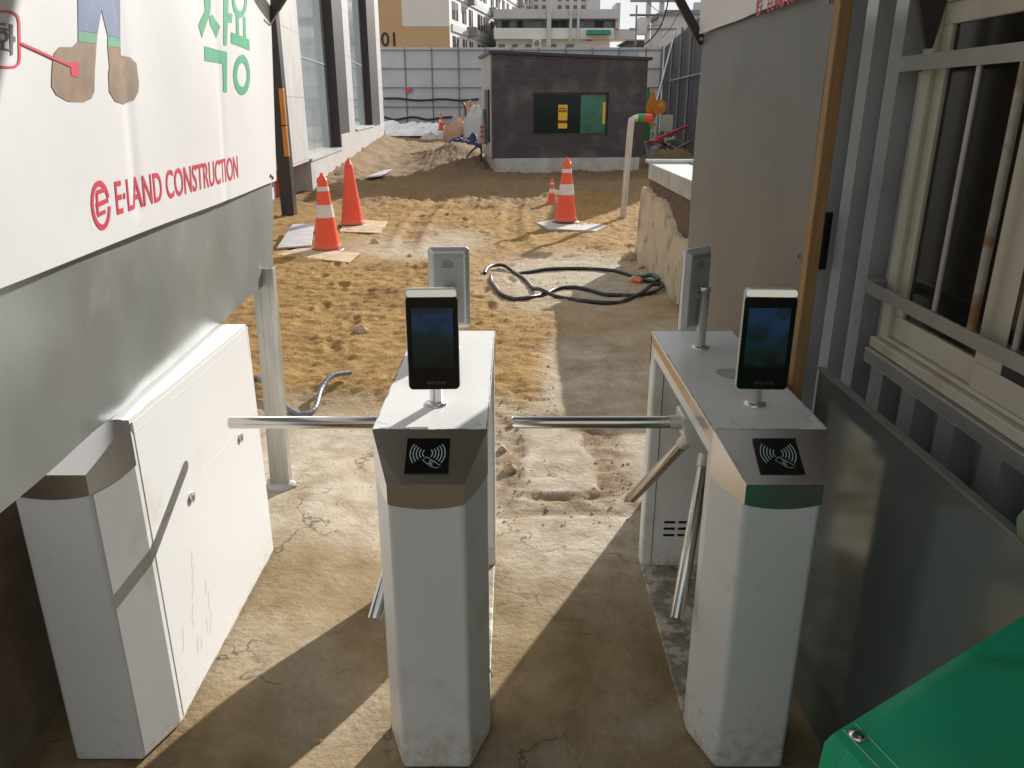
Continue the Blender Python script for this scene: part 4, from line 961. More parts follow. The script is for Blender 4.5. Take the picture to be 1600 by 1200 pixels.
# ================================================================== CONCRETE BLOCK WITH SLAB
blk = thing('plaster_plinth', 'broken ochre plaster plinth carrying a grey slab beside the dull grey gate', 'plinth', (1.9, 8.2, 0))
mb = MB(); ys = np.linspace(6.3, 9.15, 40); vs = []; tz_ = []
for i, y in enumerate(ys):
    z1 = .80 + .07 * math.sin(5 * y) * .4 + .05 * (hash2(np.array(i * 1.), np.array(3.), 1) - .5) - .22 * sst(8.2, 7.0, y)
    for z in (-.1, .15, .4, .6, float(z1)): vs.append((1.485 + .02 * float(fbm(np.array(y * 3), np.array(z * 3.), 41)) - (.05 if z < .2 and y > 8.6 else 0), y, z))
    tz_.append(float(z1))
fs = [(i * 5 + j, i * 5 + j + 1, (i + 1) * 5 + j + 1, (i + 1) * 5 + j) for i in range(39) for j in range(4)]
mb.add(vs, fs); o = len(mb.v)
for i, y in enumerate(ys): mb.v += [(1.56, y, tz_[i])]
mb.f += [(i * 5 + 4, o + i, o + i + 1, (i + 1) * 5 + 4) for i in range(39)]; mb.mi += [0] * 39; mb.sm += [False] * 39
mb.hexa([(1.44, 9.151, -.1), (1.56, 9.151, -.1), (1.56, 9.18, -.1), (1.44, 9.18, -.1)], [(1.48, 9.151, .80), (1.56, 9.151, .80), (1.56, 9.18, .80), (1.48, 9.18, .80)])
mb.build('plaster_face', m_plaster, blk, world=True)
MB().box((1.561, 6.3, -.1), (4.2, 9.14, .93)).build('core', m_soil, blk, world=True)
MB().box((1.53, 6.3, .932), (4.3, 9.05, 1.10)).build('slab', m_conc, blk, bevel=.01, world=True)
mb = MB()
for k in range(14): mb.box((1.95 + k * .05, 7.6, 1.103), (1.965 + k * .05, 8.9, 1.118))
for k in range(12): mb.box((1.95, 7.65 + k * .11, 1.1182), (2.63, 7.665 + k * .11, 1.130))
single(mb, 'steel_grating', m_pipe, 'steel grating lying on the grey slab', 'grating')
for a, b, lab, m in (((1000, 248), (1090, 251), 'pale square batten lying across the grey slab', m_refl), ((1012, 252), (1090, 256), 'long grey pipe lying on the grey slab', m_pvc)):
    p, q_ = atz(a[0], a[1], 1.125), atz(b[0], b[1], 1.125)
    p.y = min(p.y, 8.98); q_.y = p.y; p.x = max(p.x, 1.45)
    single(MB().tube([(p.x, p.y, 1.125), (q_.x + .6, p.y - .05, 1.125)], .022, 4 if m is m_refl else 10), 'batten' if m is m_refl else 'pipe', m, lab, 'batten' if m is m_refl else 'pipe')

# ================================================================== GUARDHOUSE
gh = thing('guardhouse', 'small dark brick guardhouse with a wide green-tinted window', 'guardhouse', (-.50, 21.0, 0), rz=R(8))
GW, GD, GT0, GT1 = 4.02, 2.55, 2.93, 2.80
gb = .42
zt = lambda x: GT0 + (GT1 - GT0) * x / GW
WX0, WX1, WZa, WZb = 1.03, 3.02, .98, 2.02
mb = MB()
def wallq(x0, x1, z0, z1a, z1b): mb.hexa([(x0, 0, z0), (x1, 0, z0), (x1, .2, z0), (x0, .2, z0)], [(x0, 0, z1a), (x1, 0, z1b), (x1, .2, z1b), (x0, .2, z1a)])
wallq(0, WX0, gb, zt(0), zt(WX0)); wallq(WX1, GW, gb, zt(WX1), zt(GW)); wallq(WX0, WX1, gb, WZa, WZa); wallq(WX0, WX1, WZb, zt(WX0), zt(WX1))
mb.hexa([(GW - .2, .2, gb), (GW, .2, gb), (GW, GD, gb), (GW - .2, GD, gb)], [(GW - .2, .2, zt(GW)), (GW, .2, zt(GW)), (GW, GD, zt(GW)), (GW - .2, GD, zt(GW))])
mb.box((.2, GD - .2, gb), (GW - .2, GD, 2.75))
mb.build('wall', m_brick, gh)
MB().hexa([(-.01, .201, gb), (.2, .201, gb), (.2, GD, gb), (-.01, GD, gb)], [(-.01, .201, zt(0)), (.2, .201, zt(0)), (.2, GD, zt(0)), (-.01, GD, zt(0))]).build('side_wall', m_granite, gh)
MB().hexa([(-.08, -.06, zt(0) + .002), (GW + .1, -.06, zt(GW) + .002), (GW + .1, GD + .06, zt(GW) + .002), (-.08, GD + .06, zt(0) + .002)],
          [(-.08, -.06, zt(0) + .07), (GW + .1, -.06, zt(GW) + .07), (GW + .1, GD + .06, zt(GW) + .07), (-.08, GD + .06, zt(0) + .07)]).build('roof', m_bronze, gh)
MB().box((.05, -.02, -.3), (GW - .1, GD - .1, gb - .002)).build('foundation', m_conc, gh, bevel=.01)
wn_ = MB(); f0 = .05
wn_.box((WX0, .05, WZa), (WX1, .11, WZa + f0)); wn_.box((WX0, .05, WZb - f0), (WX1, .11, WZb)); wn_.box((WX0, .05, WZa + f0), (WX0 + f0, .11, WZb - f0)); wn_.box((WX1 - f0, .05, WZa + f0), (WX1, .11, WZb - f0));
wi = wn_.build('window', m_bronze, gh)
m_ghglass = mat('dark_green_glazing', (.004, .016, .014), .10, var=.3, vscale=1.5, spec=.22)
m_ghlit = mat('bright_green_window_side', (.02, .11, .075), .10, var=.45, vscale=3, emit=(.03, .20, .13), estr=.05)  # brighter window half: its light is put in as colour and faint glow
MB().box((WX0 + f0, .075, WZa + f0), (WX0 + 1.28, .082, WZb - f0)).build('pane', m_ghglass, wi)
MB().box((WX0 + 1.281, .075, WZa + f0), (WX1 - f0, .082, WZb - f0)).build('pane', m_ghlit, wi)
po = MB().box((WX0 + .69, .066, WZa + .17), (WX0 + .93, .0745, WZb - .29)).build('poster', m_yellow, gh)
mb = MB(); mb.box((WX0 + .69, .063, WZa + .30), (WX0 + .93, .0658, WZa + .37)); mb.build('poster_band', m_maroon, po)
mb = MB()
for k in range(5): mb.box((WX0 + .705 + k * .044, .063, WZb - .47), (WX0 + .738 + k * .044, .0658, WZb - .42))
for k in range(3): mb.box((WX0 + .72 + k * .06, .063, WZb - .40), (WX0 + .762 + k * .06, .0658, WZb - .36))
mb.build('poster_print', m_maroon, po)
MB().box((WX1 - .125, .066, WZa + .28), (WX1 - .055, .0745, WZb - .23)).build('poster', m_yellow, gh)
MB().box((-.06, .5, .8), (-.012, 1.3, 2.1)).build('door', m_bronze, gh)

# ================================================================== PALE BUILDING WITH TALL WINDOWS
FB = thing('granite_building', 'pale granite building with tall glazed bays and dark columns', 'building', (-4.0, 15.2, 0))
fd = Vector((-.07, 1, 0)).normalized(); fn = Vector((fd.y, -fd.x, 0))       # along, outward (+X)
F0 = Vector((-4.0, 15.2, 0))
def fhit(px, py):
    r = ray(px, py); o = Vector((0, 0, CAMZ)) - F0; t = -o.dot(fn) / r.dot(fn); p = o + r * t
    return p.dot(fd), p.z
def fbox(mb, s0, s1, z0, z1, d0, d1):
    q = [fd * s0 + fn * d0, fd * s0 + fn * d1, fd * s1 + fn * d1, fd * s1 + fn * d0]
    mb.hexa([(p.x, p.y, z0) for p in q][::-1], [(p.x, p.y, z1) for p in q][::-1])
ss = {k: fhit(x, 150)[0] for k, x in (('p0', 434), ('p1', 475), ('w1', 528), ('c1', 543), ('g1', 552), ('w2', 580), ('c2', 592), ('end', 597))}
s_end = fhit(598, 150)[0]; FTOP = 11.0
sillz1 = fhit(484, 252)[1]; sillz2 = fhit(557, 204)[1]
for a, b, z in ((ss['p0'], ss['p1'], .66), (ss['c1'], ss['g1'], sillz2), (ss['c2'], s_end, -.2)):
    pw = MB(); fbox(pw, a, b, z, FTOP, -.5, .0); pw.build('pillar', m_granite, FB)
jn = MB()
for z in np.arange(.7, FTOP, 1.15):
    for a, b in ((ss['p0'], ss['p1']), (ss['c1'], ss['g1']), (ss['c2'], s_end)): fbox(jn, a + .02, b - .02, z, z + .012, .0, .002)
jn.build('panel_joints', m_flatbar, FB)
pl = MB(); fbox(pl, ss['p1'] + .02, ss['w1'], -.3, sillz1, -.5, .02); fbox(pl, ss['w1'] + .002, s_end + .01, -.3, sillz2 - .004, -.5, .022); pl.build('plinth', m_granite, FB)
for a, b, z in ((ss['p1'], ss['w1'], sillz1), (ss['g1'], ss['w2'], sillz2)):
    g = MB(); fbox(g, a, b, z + .05, FTOP, -.30, -.24); w_ = g.build('window', m_glass, FB)
    g = MB(); fbox(g, a, b, z + .002, z + .048, -.35, .06); g.build('sill', m_granite, w_)
    g = MB()
    for zz in (z + 2.0, z + 4.4): fbox(g, a, b, zz, zz + .03, -.239, -.225)
    g.build('transom', m_flatbar, w_)
for a, b, z in ((ss['w1'], ss['c1'], sillz1), (ss['w2'], ss['c2'], sillz2)):
    g = MB(); fbox(g, a, b, z + .005, FTOP, -.4, -.004); g.build('column', m_bronze, FB)
bk = MB(); fbox(bk, ss['p0'] - .3, s_end, -.3, FTOP, -5.5, -.51); bk.build('core_wall', m_grey_render, FB)
rf = MB(); fbox(rf, ss['p0'] - .4, s_end + .1, FTOP + .002, FTOP + .3, -5.6, .1); rf.build('roof', m_grey_render, FB)
# brown steel column with an orange hoist rail in front of the building
cb = gp(431, 300); oc = thing('steel_column', 'dark brown steel column beside the granite building corner', 'column', (-3.62, 12.9, 0))
MB().box((-.10, -.1, -.1), (.10, .1, 6.5)).build('shaft', m_bronze, oc)
mb = MB(); mb.box((.045, -.16, .95), (.12, -.1005, 1.40)); mb.box((.05, -.16, 1.42), (.125, -.1005, 1.95)); mb.build('orange_rail', m_orangepaint, oc, bevel=.008)
ob_ = gp(437, 308); mb = MB(); mb.box((-.07, -.06, -.05), (.07, .06, .75)); mb.box((-.075, -.065, .751), (.075, .065, .79))
single(MB().box((ob_.x - .07, ob_.y - .06, ob_.z - .05), (ob_.x + .07, ob_.y + .06, ob_.z + .42)).box((ob_.x - .078, ob_.y - .068, ob_.z + .421), (ob_.x + .078, ob_.y + .068, ob_.z + .45)), 'orange_barrier_post', m_orange, 'orange barrier post standing by the building corner', 'post', bevel=.01)

# ================================================================== SITE FENCES
FY = 42.0
fe = thing('site_fence', 'tall pale sheet fence on a grid of scaffold pipes across the back of the site', 'fence', (0, FY, 0))
fx0, fx1 = -14.0, aty(1031, 150, FY).x; ftop = aty(700, 74, FY).z
MB().box((fx0, FY, .1), (fx1, FY + .05, ftop)).build('sheet', m_fence, fe, world=True)
for py in (78.5, 107.5, 137, 167, 194):
    z = aty(700, py, FY).z; MB().tube([(fx0, FY - .10, z), (fx1, FY - .10, z)], .026, 8).build('rail', m_pipe, fe, world=True)
x = aty(633, 100, FY).x - 5 * 1.33
while x < fx1:
    MB().tube([(x, FY - .05, .2), (x, FY - .05, ftop)], .028, 8).build('post', m_pipe, fe, world=True); x += 1.33
MB().box((fx1 - 1.15, FY - .02, .3), (fx1 - .1, FY - .004, ftop - .15)).build('pale_panel', m_aptlight, fe, world=True)
MB().box(tuple(aty(634, 144, FY - .16)), tuple(Vector(aty(643, 137, FY - .16)) + Vector((0, .02, 0)))).build('warning_plate', m_redtape, fe, world=True)
for n_, pp in enumerate(([(600, 154), (622, 154), (655, 157), (690, 155), (720, 157), (748, 155)], [(600, 183), (618, 187), (645, 183), (668, 187), (690, 184), (707, 183)])):
    mb = MB().tube(smooth_path([aty(a, b, FY - .2) for a, b in pp]), .055, 8)
    single(mb, 'cable', m_cable, 'thick black cable sagging along the upper fence rail' if n_ == 0 else 'thinner dark cable looping low along the fence', 'cable')
# green-tinted low strip and white sheeting at the fence foot
ka = gp(598, 207); 
mb = MB(); z0 = gz(-2, 37.6); mb.box((-9, 37.5, z0 - .3), (-1.7, 38.0, z0 + .22)); single(mb, 'low_kerb_wall', m_conc, 'low concrete kerb wall in front of the pale fence', 'wall', bevel=.03)
def sheet_heap(c, rx, ry, h, seed, name, m, lab, cat):
    mb = MB(); n, mm = 40, 24; vs = []
    for i in range(n + 1):
        for j in range(mm + 1):
            u, v = -1 + 2 * i / n, -1 + 2 * j / mm
            e = max(0, 1 - u * u) ** .5 * max(0, 1 - v * v) ** .5
            f = float(fbm(np.array(u * 2.3 + seed), np.array(v * 2.3), seed, 4, .6)); f2 = abs(float(fbm(np.array(u * 5 + seed), np.array(v * 5), seed + 5)))
            vs.append((c[0] + u * rx, c[1] + v * ry, c[2] - .06 + e * h * (.55 + 1.4 * f + .8 * f2)))
    mb.add(vs, [(i * (mm + 1) + j, (i + 1) * (mm + 1) + j, (i + 1) * (mm + 1) + j + 1, i * (mm + 1) + j + 1) for i in range(n) for j in range(mm)], 0, False)
    return single(mb, name, m, lab, cat)
sheet_heap((-4.3, 37.3, gz(-4.3, 37.3) + .12), 2.7, .75, .75, 2, 'plastic_sheet', m_whitesheet, 'white crumpled plastic sheet spread along the low kerb wall', 'sheet')
for px, l_ in ((650, 'pale pipe stub standing upright on the kerb wall, nearer the granite building'), (659, 'pale pipe stub standing upright on the kerb wall, nearer the small cones')):
    p = aty(px, 198, 37.2); z_ = gz(p.x, 37.2); single(MB().lathe([(.11, 0), (.11, .42), (.09, .42), (.09, .1)], (p.x, 37.2, z_ + .02), 14), 'pipe_stub', m_pvc, l_, 'pipe')
fc1, fc2 = aty(689, 197, 36.5), aty(697, 200, 36.0)
cone((fc1.x, 36.5, gz(fc1.x, 36.5) + .35), .72, 'tiny banded cone far off in front of the pale fence, the taller of two')
cone((fc2.x, 36.0, gz(fc2.x, 36.0) + .25), .46, 'tiny orange cone far off in front of the pale fence, the lower of two')
sheet_heap((fc1.x + .15, 36.2, gz(fc1.x, 36.2) + .0), 1.1, 1.3, .42, 6, 'soil_heap', m_conc, 'grey spoil heap carrying the two tiny far cones', 'heap')

dfe = thing('site_fence', 'dark charcoal corrugated fence along the side of the site behind the sign paddles', 'fence', (6.8, 30, 0))
d0, d1 = Vector((7.55, 41.9, 0)), Vector((5.3, 20.5, 0)); mb = MB(); n = 150; vs = []
nd = Vector((-(d1 - d0).y, (d1 - d0).x, 0)).normalized()
for i in range(n + 1):
    p = d0.lerp(d1, i / n) + nd * (.03 if (i // 2) % 2 else 0)
    zt_ = ftop + .1 * math.sin(i * .9) * 0 ; vs += [(p.x, p.y, .1), (p.x, p.y, zt_), (p.x + .08, p.y, .1), (p.x + .08, p.y, zt_)]
mb.add(vs, [f for i in range(n) for f in ((i * 4, i * 4 + 4, i * 4 + 5, i * 4 + 1), (i * 4 + 2, i * 4 + 3, i * 4 + 7, i * 4 + 6), (i * 4 + 1, i * 4 + 5, i * 4 + 7, i * 4 + 3))])
mb.build('sheet', m_darkfence, dfe, world=True)
for t in (.0, .28, .46, .62, .8):
    p = d0.lerp(d1, t) + Vector((-.12, 0, 0)); MB().tube([(p.x, p.y, .1), (p.x, p.y, ftop + .05)], .05, 8).build('post', m_pipe, dfe, world=True)
p, q_ = d0.lerp(d1, .3) + Vector((-.2, 0, 1.9 + .8)), d0.lerp(d1, 1) + Vector((-.2, 0, 2.55)); MB().tube([p, q_], .03, 6).build('rail', m_rustbar, dfe, world=True)
p = d0.lerp(d1, .42); MB().tube([(p.x - .3, p.y, ftop), (p.x - 1.4, p.y - 1.5, .6)], .05, 8).build('stay', m_post, dfe, world=True)

# ================================================================== SITE CLUTTER
def blob_thing(px, py, rx, ry, rz, seed, m, name, lab, cat, y=None, amp=.18, z=None):
    p = gp(px, py) if y is None else Vector((aty(px, py, y).x, y, gz(aty(px, py, y).x, y)))
    if z is not None: p.z += z
    mb = MB(); lump(mb, (p.x, p.y, p.z - .03), rx, ry, rz, seed, amp, 24, 16); return single(mb, name, m, lab, cat)
blob_thing(722, 200, .62, .6, .72, 2, m_peach, 'sack', 'large peach-coloured bulk sack slumped behind the blue tarpaulin', 'sack', y=29)
blob_thing(735, 190, .34, .4, 1.05, 3, m_peach, 'sack', 'upright peach-coloured sack standing behind the slumped one', 'sack', y=30.2)
blob_thing(743, 200, .42, .4, .95, 4, m_greysack, 'sack', 'upright off-white sack between the blue tarpaulin and guardhouse', 'sack', y=28.2)
sheet_heap((-1.32, 26.6, gz(-1.3, 26.6) + .05), .85, .8, .5, 9, 'tarpaulin', m_blue, 'crumpled dark blue tarpaulin heaped on the mound beside the guardhouse', 'tarpaulin')
gl_ = Vector((-.80, 22.3, gz(-.80, 22.3)))
mb = MB(); lump(mb, (gl_.x, gl_.y, gl_.z + .55), .16, .35, .62, 12, .08, 24, 16)
bs = thing('bulk_bag', 'bulging white bulk bag leaning against the guardhouse side wall', 'sack', gl_); mb.build('bag', m_greysack, bs, world=True)
mb = MB()
for k in range(3): mb.box((gl_.x - .05, gl_.y - .36, gl_.z + .72 + k * .12), (gl_.x + .03, gl_.y - .335, gl_.z + .78 + k * .12))
mb.build('print', m_redtape, bs, world=True)
rbp = [aty(a, b, 22.6) for a, b in ((752, 262), (752, 236), (750, 230), (744, 230), (736, 237), (729, 246))]
single(MB().tube(smooth_path(rbp), .025, 8), 'bent_conduit', m_cable, 'bent dark conduit arching out of the mound beside the guardhouse', 'conduit')
single(MB().tube(smooth_path([aty(a, b, 29.2) for a, b in ((728, 189), (727, 170), (725, 163), (721, 160))]), .03, 8), 'rebar_rod', m_cable, 'thin bent black rod poking up among the sacks', 'rod')
# signs and clutter beside the guardhouse
SY = 24.5
def post_sign(px, base_y, top_y, shape, m, lab, y=SY):
    b = aty(px[0], base_y, y); t = aty(px[1], top_y, y); g = gz(b.x, y); k = thing('sign_paddle', lab, 'sign', (b.x, y, g), 'orange sign paddles by the dark fence')
    o = Vector((b.x, y, g)); MB().tube([(0, .03, .0), t - o + Vector((0, .03, 0))], .028, 8).build('pole', m_pvc, k)
    c = t - o; mb = MB()
    if shape == 'round': mb.tube([(c.x, .0, c.z + .0), (c.x, .025, c.z)], .21, 28, smooth=False)
    else: mb.hexa([(c.x, 0, c.z - .62), (c.x + .19, 0, c.z), (c.x + .19, .025, c.z), (c.x, .025, c.z - .62)], [(c.x - .19, 0, c.z), (c.x, 0, c.z + .55), (c.x, .025, c.z + .55), (c.x - .19, .025, c.z)])
    mb.build('face', m, k)
    if shape == 'round':
        mb = MB(); mb.tube([(c.x + .06, -.012, c.z + .06), (c.x + .06, -.002, c.z + .06)], .085, 20, smooth=False); mb.build('emblem', m_yellow, k)
post_sign((1021, 1030), 213, 167, 'round', m_signor, 'round orange sign paddle on a pale pole')
post_sign((1019, 1019), 213, 169, 'diamond', m_signor, 'narrow diamond-shaped orange sign leaning behind the round paddle', SY + .3)
bk_ = aty(1020, 216, SY - .3); bg = gz(bk_.x, SY - .3)
single(MB().lathe([(.12, .0), (.20, .25), (.22, .34), (.20, .34), (.17, .25)], (bk_.x, SY - .3, bg + .12), 18), 'bucket', m_greysack, 'white bucket perched on the pipe heap below the sign paddles', 'bucket')
pl2 = aty(1041, 193, SY + 3); single(MB().box((pl2.x - .22, SY + 3, pl2.z - .25), (pl2.x + .22, SY + 3.02, pl2.z + .28)).box((pl2.x - .03, SY + 3.021, gz(pl2.x, SY + 3)), (pl2.x + .03, SY + 3.06, pl2.z + .1)), 'notice_board', m_aptlight, 'small blank white notice board by the dark fence', 'notice')
ex = aty(996, 205, SY + 1.5); single(MB().box((ex.x - .16, SY + 1.5, gz(ex.x, SY + 1.5)), (ex.x + .16, SY + 1.9, 1.45)).box((ex.x - .1, SY + 1.46, .5), (ex.x + .1, SY + 1.499, 1.2)), 'red_cabinet', m_redtape, 'red cabinet standing just beyond the guardhouse corner', 'cabinet', bevel=.02)
gn = aty(1008, 190, SY + 2.2); single(MB().box((gn.x - .18, SY + 2.2, gz(gn.x, SY + 2.2)), (gn.x + .18, SY + 2.7, 2.1)).lathe([(.16, 2.1), (.12, 2.24)], (gn.x, SY + 2.45, 0), 14), 'green_locker', m_greentape, 'tall green locker standing between the red cabinet and sign paddles', 'locker', bevel=.02)
rnd = random.Random(5)
kinds = [(m_pvc, 'pale plastic pipe'), (m_redtape, 'red plastic pipe'), (m_cable, 'black plastic pipe'), (m_post, 'grey steel pipe')]
pipes = [((990, 226), (1060, 215), 1), ((1004, 222), (1040, 232), 0), ((1014, 229), (1030, 219), 3), ((1020, 219), (1052, 231), 0), ((1030, 231), (1066, 222), 3), ((1040, 218), (1058, 228), 0), ((1046, 217), (1066, 228), 0), ((1052, 215), (1070, 226), 0), ((1012, 224), (1074, 197), 1), ((1036, 224), (1050, 232), 2), ((995, 229), (1020, 222), 0), ((1060, 231), (1078, 222), 3)]
desc = ['lying flat across the heap foot', 'pointing towards the grey slab', 'crossing under the bucket', 'lying long over the middle of the heap', 'lying low at the front of the heap', 'wedged among the pale pipes', 'lying near the dark fence', 'touching the dark fence foot', 'propped up steeply against the dark fence', 'short, at the front of the heap', 'lying at the guardhouse end', 'at the far corner by the fence']
for i, (a, b, k) in enumerate(pipes):
    y = SY - .9 + .16 * (i % 5); p, q_ = aty(*a, y), aty(*b, y + (1.2 if i != 8 else .9))
    p.z = max(p.z, gz(p.x, p.y) + .05); q_.z = max(q_.z, gz(q_.x, q_.y) + .05)
    single(MB().tube([p, q_], .045, 8), 'pipe', kinds[k][0], kinds[k][1] + ' ' + desc[i], 'pipe', 'pipes heaped beside the dark fence')

# stones lying about
def stone(px, py, r, seed, lab):
    p = gp(px, py); mb = MB(); lump(mb, (p.x, p.y, p.z - r * .25), r, r * .85, r * .8, seed, .28, 14, 10)
    return single(mb, 'stone', m_stone, lab, 'stone', 'stones lying on the site')
stone(761, 1052, .020, 1, 'small rounded stone at the foot of the free-standing turnstile')
stone(563, 515, .055, 2, 'fist-sized stone half sunk in the orange sand')
stone(586, 379, .06, 3, 'stone on the sand between the plain cone and the face terminal')
stone(640, 400, .03, 4, 'little stone on the dry sand beside the nearest terminal top')
stone(985, 405, .09, 5, 'grey rubble lump at the corner of the ochre plinth')
stone(992, 440, .07, 6, 'rubble lump under the ochre plinth beside the hose')
stone(1000, 420, .05, 7, 'small rubble lump touching the ochre plinth')
stone(797, 735, .035, 8, 'broken stone in the cracked gutter beside the pale slab')
stone(785, 705, .028, 9, 'flat chip in the cracked gutter beyond the broken stone')
stone(800, 665, .024, 10, 'pale chip at the far corner of the pale slab')
stone(985, 775, .022, 11, 'pale chip at the near corner of the pale slab')
stone(497, 1158, .010, 12, 'tiny pebble in the shade at the front of the entrance')
# fine gravel (uncountable)
rg = random.Random(11); mb = MB()
def chip(x, y, r):
    z = gz(x, y); a = rg.uniform(0, 6.28); vs = []
    for k in range(5): vs.append((x + r * math.cos(a + k * 1.257) * rg.uniform(.7, 1.2), y + r * math.sin(a + k * 1.257) * rg.uniform(.7, 1.2), z - .002))
    vs.append((x + rg.uniform(-.3, .3) * r, y + rg.uniform(-.3, .3) * r, z + r * rg.uniform(.5, 1.0)))
    mb.add(vs, [(k, (k + 1) % 5, 5) for k in range(5)])
for _ in range(900):
    t = rg.random()
    if t < .45:
        x, y = rg.uniform(-.12, .6), rg.uniform(2.95, 4.4)
        if float(in_slab(x, y)) > .01 and rg.random() < .9: continue
        chip(x, y, rg.choice((.004, .006, .008, .012)))
    elif t < .6: chip(rg.uniform(-.9, -.3), rg.uniform(2.6, 4.4), rg.choice((.003, .004, .007)))
    elif t < .8: chip(rg.uniform(-.1, .5), rg.uniform(1.5, 2.9), rg.choice((.002, .003, .004)))
    else: chip(rg.uniform(.2, 1.6), rg.uniform(4.4, 9.5), rg.choice((.006, .009, .015)))
for _ in range(900): chip(rg.uniform(-1.6, 1.4), rg.uniform(4.4, 10), rg.choice((.004, .005, .007, .012)))
gv = mb.build('gravel', m_stone); tag(gv, 'scattered gravel chips on the concrete and sand', 'gravel', kind='stuff')

# ================================================================== FAR BUILDINGS, POLES
def bldg(name, lab, loc, cat='building'): return thing(name, lab, cat, loc)
# tan apartment: gable facing us, white flank receding
G0, G1 = aty(540, 60, 70), aty(703, 60, 70)
ap = bldg('apartment_block', 'tan and white apartment block numbered on its gable, beyond the pale fence', (G1.x, 70, 0))
HT = 24.0
fdir = Vector((.178, 1, 0)).normalized(); fl = 46.0; fnm = Vector((fdir.y, -fdir.x, 0))
w0 = (G0 - G1).length
mb = MB(); P0 = Vector((0, 0, 0)); P1 = Vector((-w0, 0, 0)); P2 = P1 + fdir * fl; P3 = fdir * fl
mb.hexa([P0, P3, P2, P1], [p + Vector((0, 0, HT)) for p in (P0, P3, P2, P1)]); mb.build('flank_wall', m_aptwhite, ap)
zc = aty(660, 41, 70).z; xw = aty(628, 20, 70).x - G1.x
mb = MB(); mb.box((-w0, -.06, 0), (-.0, -.003, zc)); mb.box((-w0, -.06, zc), (xw, -.003, HT)); mb.build('tan_gable', m_tan, ap)
mb = MB(); mb.box((xw, -.05, zc), (-.0, -.0035, HT)); mb.build('light_gable', m_aptlight, ap)
z1 = aty(606, 72, 70).z; z2 = aty(606, 50, 70).z
vs, fs = text_geo('101', (z2 - z1) * 1.38, .03)
mx = max(v[0] for v in vs); xe = aty(618, 60, 70).x - G1.x
MB().add([(xe - mx + v[0], -.075, z1 + v[1]) for v in vs], fs).build('number', m_brown_dark, ap)
fh = 2.62; zb = aty(712, 70, 70.4).z - .6
for f in range(-1, 4):
    for k in range(14):
        s0 = .9 + k * 3.1 + (.5 if k % 2 else 0); wd = 1.5 if k % 3 else 2.1; z = zb + f * fh
        if z < 0.5: continue
        a, b = fdir * s0 + fnm * .03, fdir * (s0 + wd) + fnm * .03
        m2 = MB(); i_ = fnm * -.04
        m2.hexa([a + i_, a, b, b + i_], [p + Vector((0, 0, 1.35)) for p in (a + i_, a, b, b + i_)])
        m2.v = [(v[0], v[1], v[2] + z) for v in m2.v]; wo = m2.build('window', m_aptwin, ap)
        mm = MB(); c = (a + b) / 2 + fnm * .02; e = fdir * .05
        mm.hexa([c - e - fnm * .02, c - e + fnm * .02, c + e + fnm * .02, c + e - fnm * .02], [p + Vector((0, 0, 1.35)) for p in (c - e - fnm * .02, c - e + fnm * .02, c + e + fnm * .02, c + e - fnm * .02)])
        mm.v = [(v[0], v[1], v[2] + z) for v in mm.v]; mm.build('frame', m_aptlight, wo)
for f in range(-1, 4):
    for k in (1, 4, 6, 9, 11):
        s0 = 3.0 + k * 3.3; z = zb + f * fh - .95
        if z < .5: continue
        a, b = fdir * s0, fdir * (s0 + 1.0); o1 = fnm * .7; bx_ = MB()
        bx_.hexa([a + fnm * .02, a + o1, b + o1, b + fnm * .02], [p + Vector((0, 0, .8)) for p in (a + fnm * .02, a + o1, b + o1, b + fnm * .02)])
        bx_.v = [(v[0], v[1], v[2] + z) for v in bx_.v]; bx_.build('air_conditioner', m_dgrey, ap)
for f in range(0, 4):
    z = zb + f * fh - .95
    bb_ = MB(); a, b = fdir * .6, fdir * (fl - .5); o1 = fnm * .12
    bb_.hexa([a + fnm * .005, a + o1, b + o1, b + fnm * .005], [p + Vector((0, 0, .55)) for p in (a + fnm * .005, a + o1, b + o1, b + fnm * .005)])
    bb_.v = [(v[0], v[1], v[2] + z) for v in bb_.v]; bb_.build('spandrel_band', m_grey_render, ap)

# commercial block with pipes and a green awning
CY = 80.0
def cx_(px): return aty(px, 40, CY).x
def cz_(py): return aty(880, py, CY).z
cb_ = bldg('commercial_block', 'low grey and white commercial block with roof pipes and a green awning', (cx_(775), CY, 0)); CO = Vector((cx_(775), CY, 0))
def cbox(name, m, x0, x1, y0, y1, d0=0., d1=6., parent=None):
    return MB().box((cx_(x0) - CO.x, d0, cz_(y1)), (cx_(x1) - CO.x, d1, cz_(y0))).build(name, m, parent or cb_)
MB().box((cx_(775) - CO.x, 0, 0), (cx_(954) - CO.x, 9, cz_(62))).build('lower_wall', m_aptlight, cb_)
cbox('white_band', m_aptwhite, 772, 958, 45, 61.9, -.8, 8.9)
cbox('window_band', m_dgrey, 776, 962, 30.5, 44.9, .5, 8.8)
cbox('parapet', m_grey_render, 772, 966, 16, 30.4, -.9, 9)
cbox('corner_pier', m_grey_render, 961, 967.5, 5, 44.8, -.4, 3)
MB().lathe([(2.0, cz_(60)), (2.0, cz_(45))], (cx_(966) - CO.x, 2.2, 0), 24).build('round_bay', m_grey_render, cb_)
for a, b in ((784, 795), (797, 806), (808, 817), (835, 848), (862, 874), (876, 887), (905, 914), (930, 943), (945, 957)): cbox('window', m_aptwin if a % 2 else m_ghglass, a, b, 32, 43, .42, .495)
for a, b in ((779, 789), (800, 809), (821, 830), (861, 870), (885, 897)): cbox('window', m_aptwin, a, b, 69, 75, -.06, -.004)
cbox('window', m_aptwin, 917, 926, 56.5, 64, -.06, -.004)
w_ = MB(); x0, x1, za, zb2 = cx_(915.5) - CO.x, cx_(952) - CO.x, cz_(56), cz_(48.5)
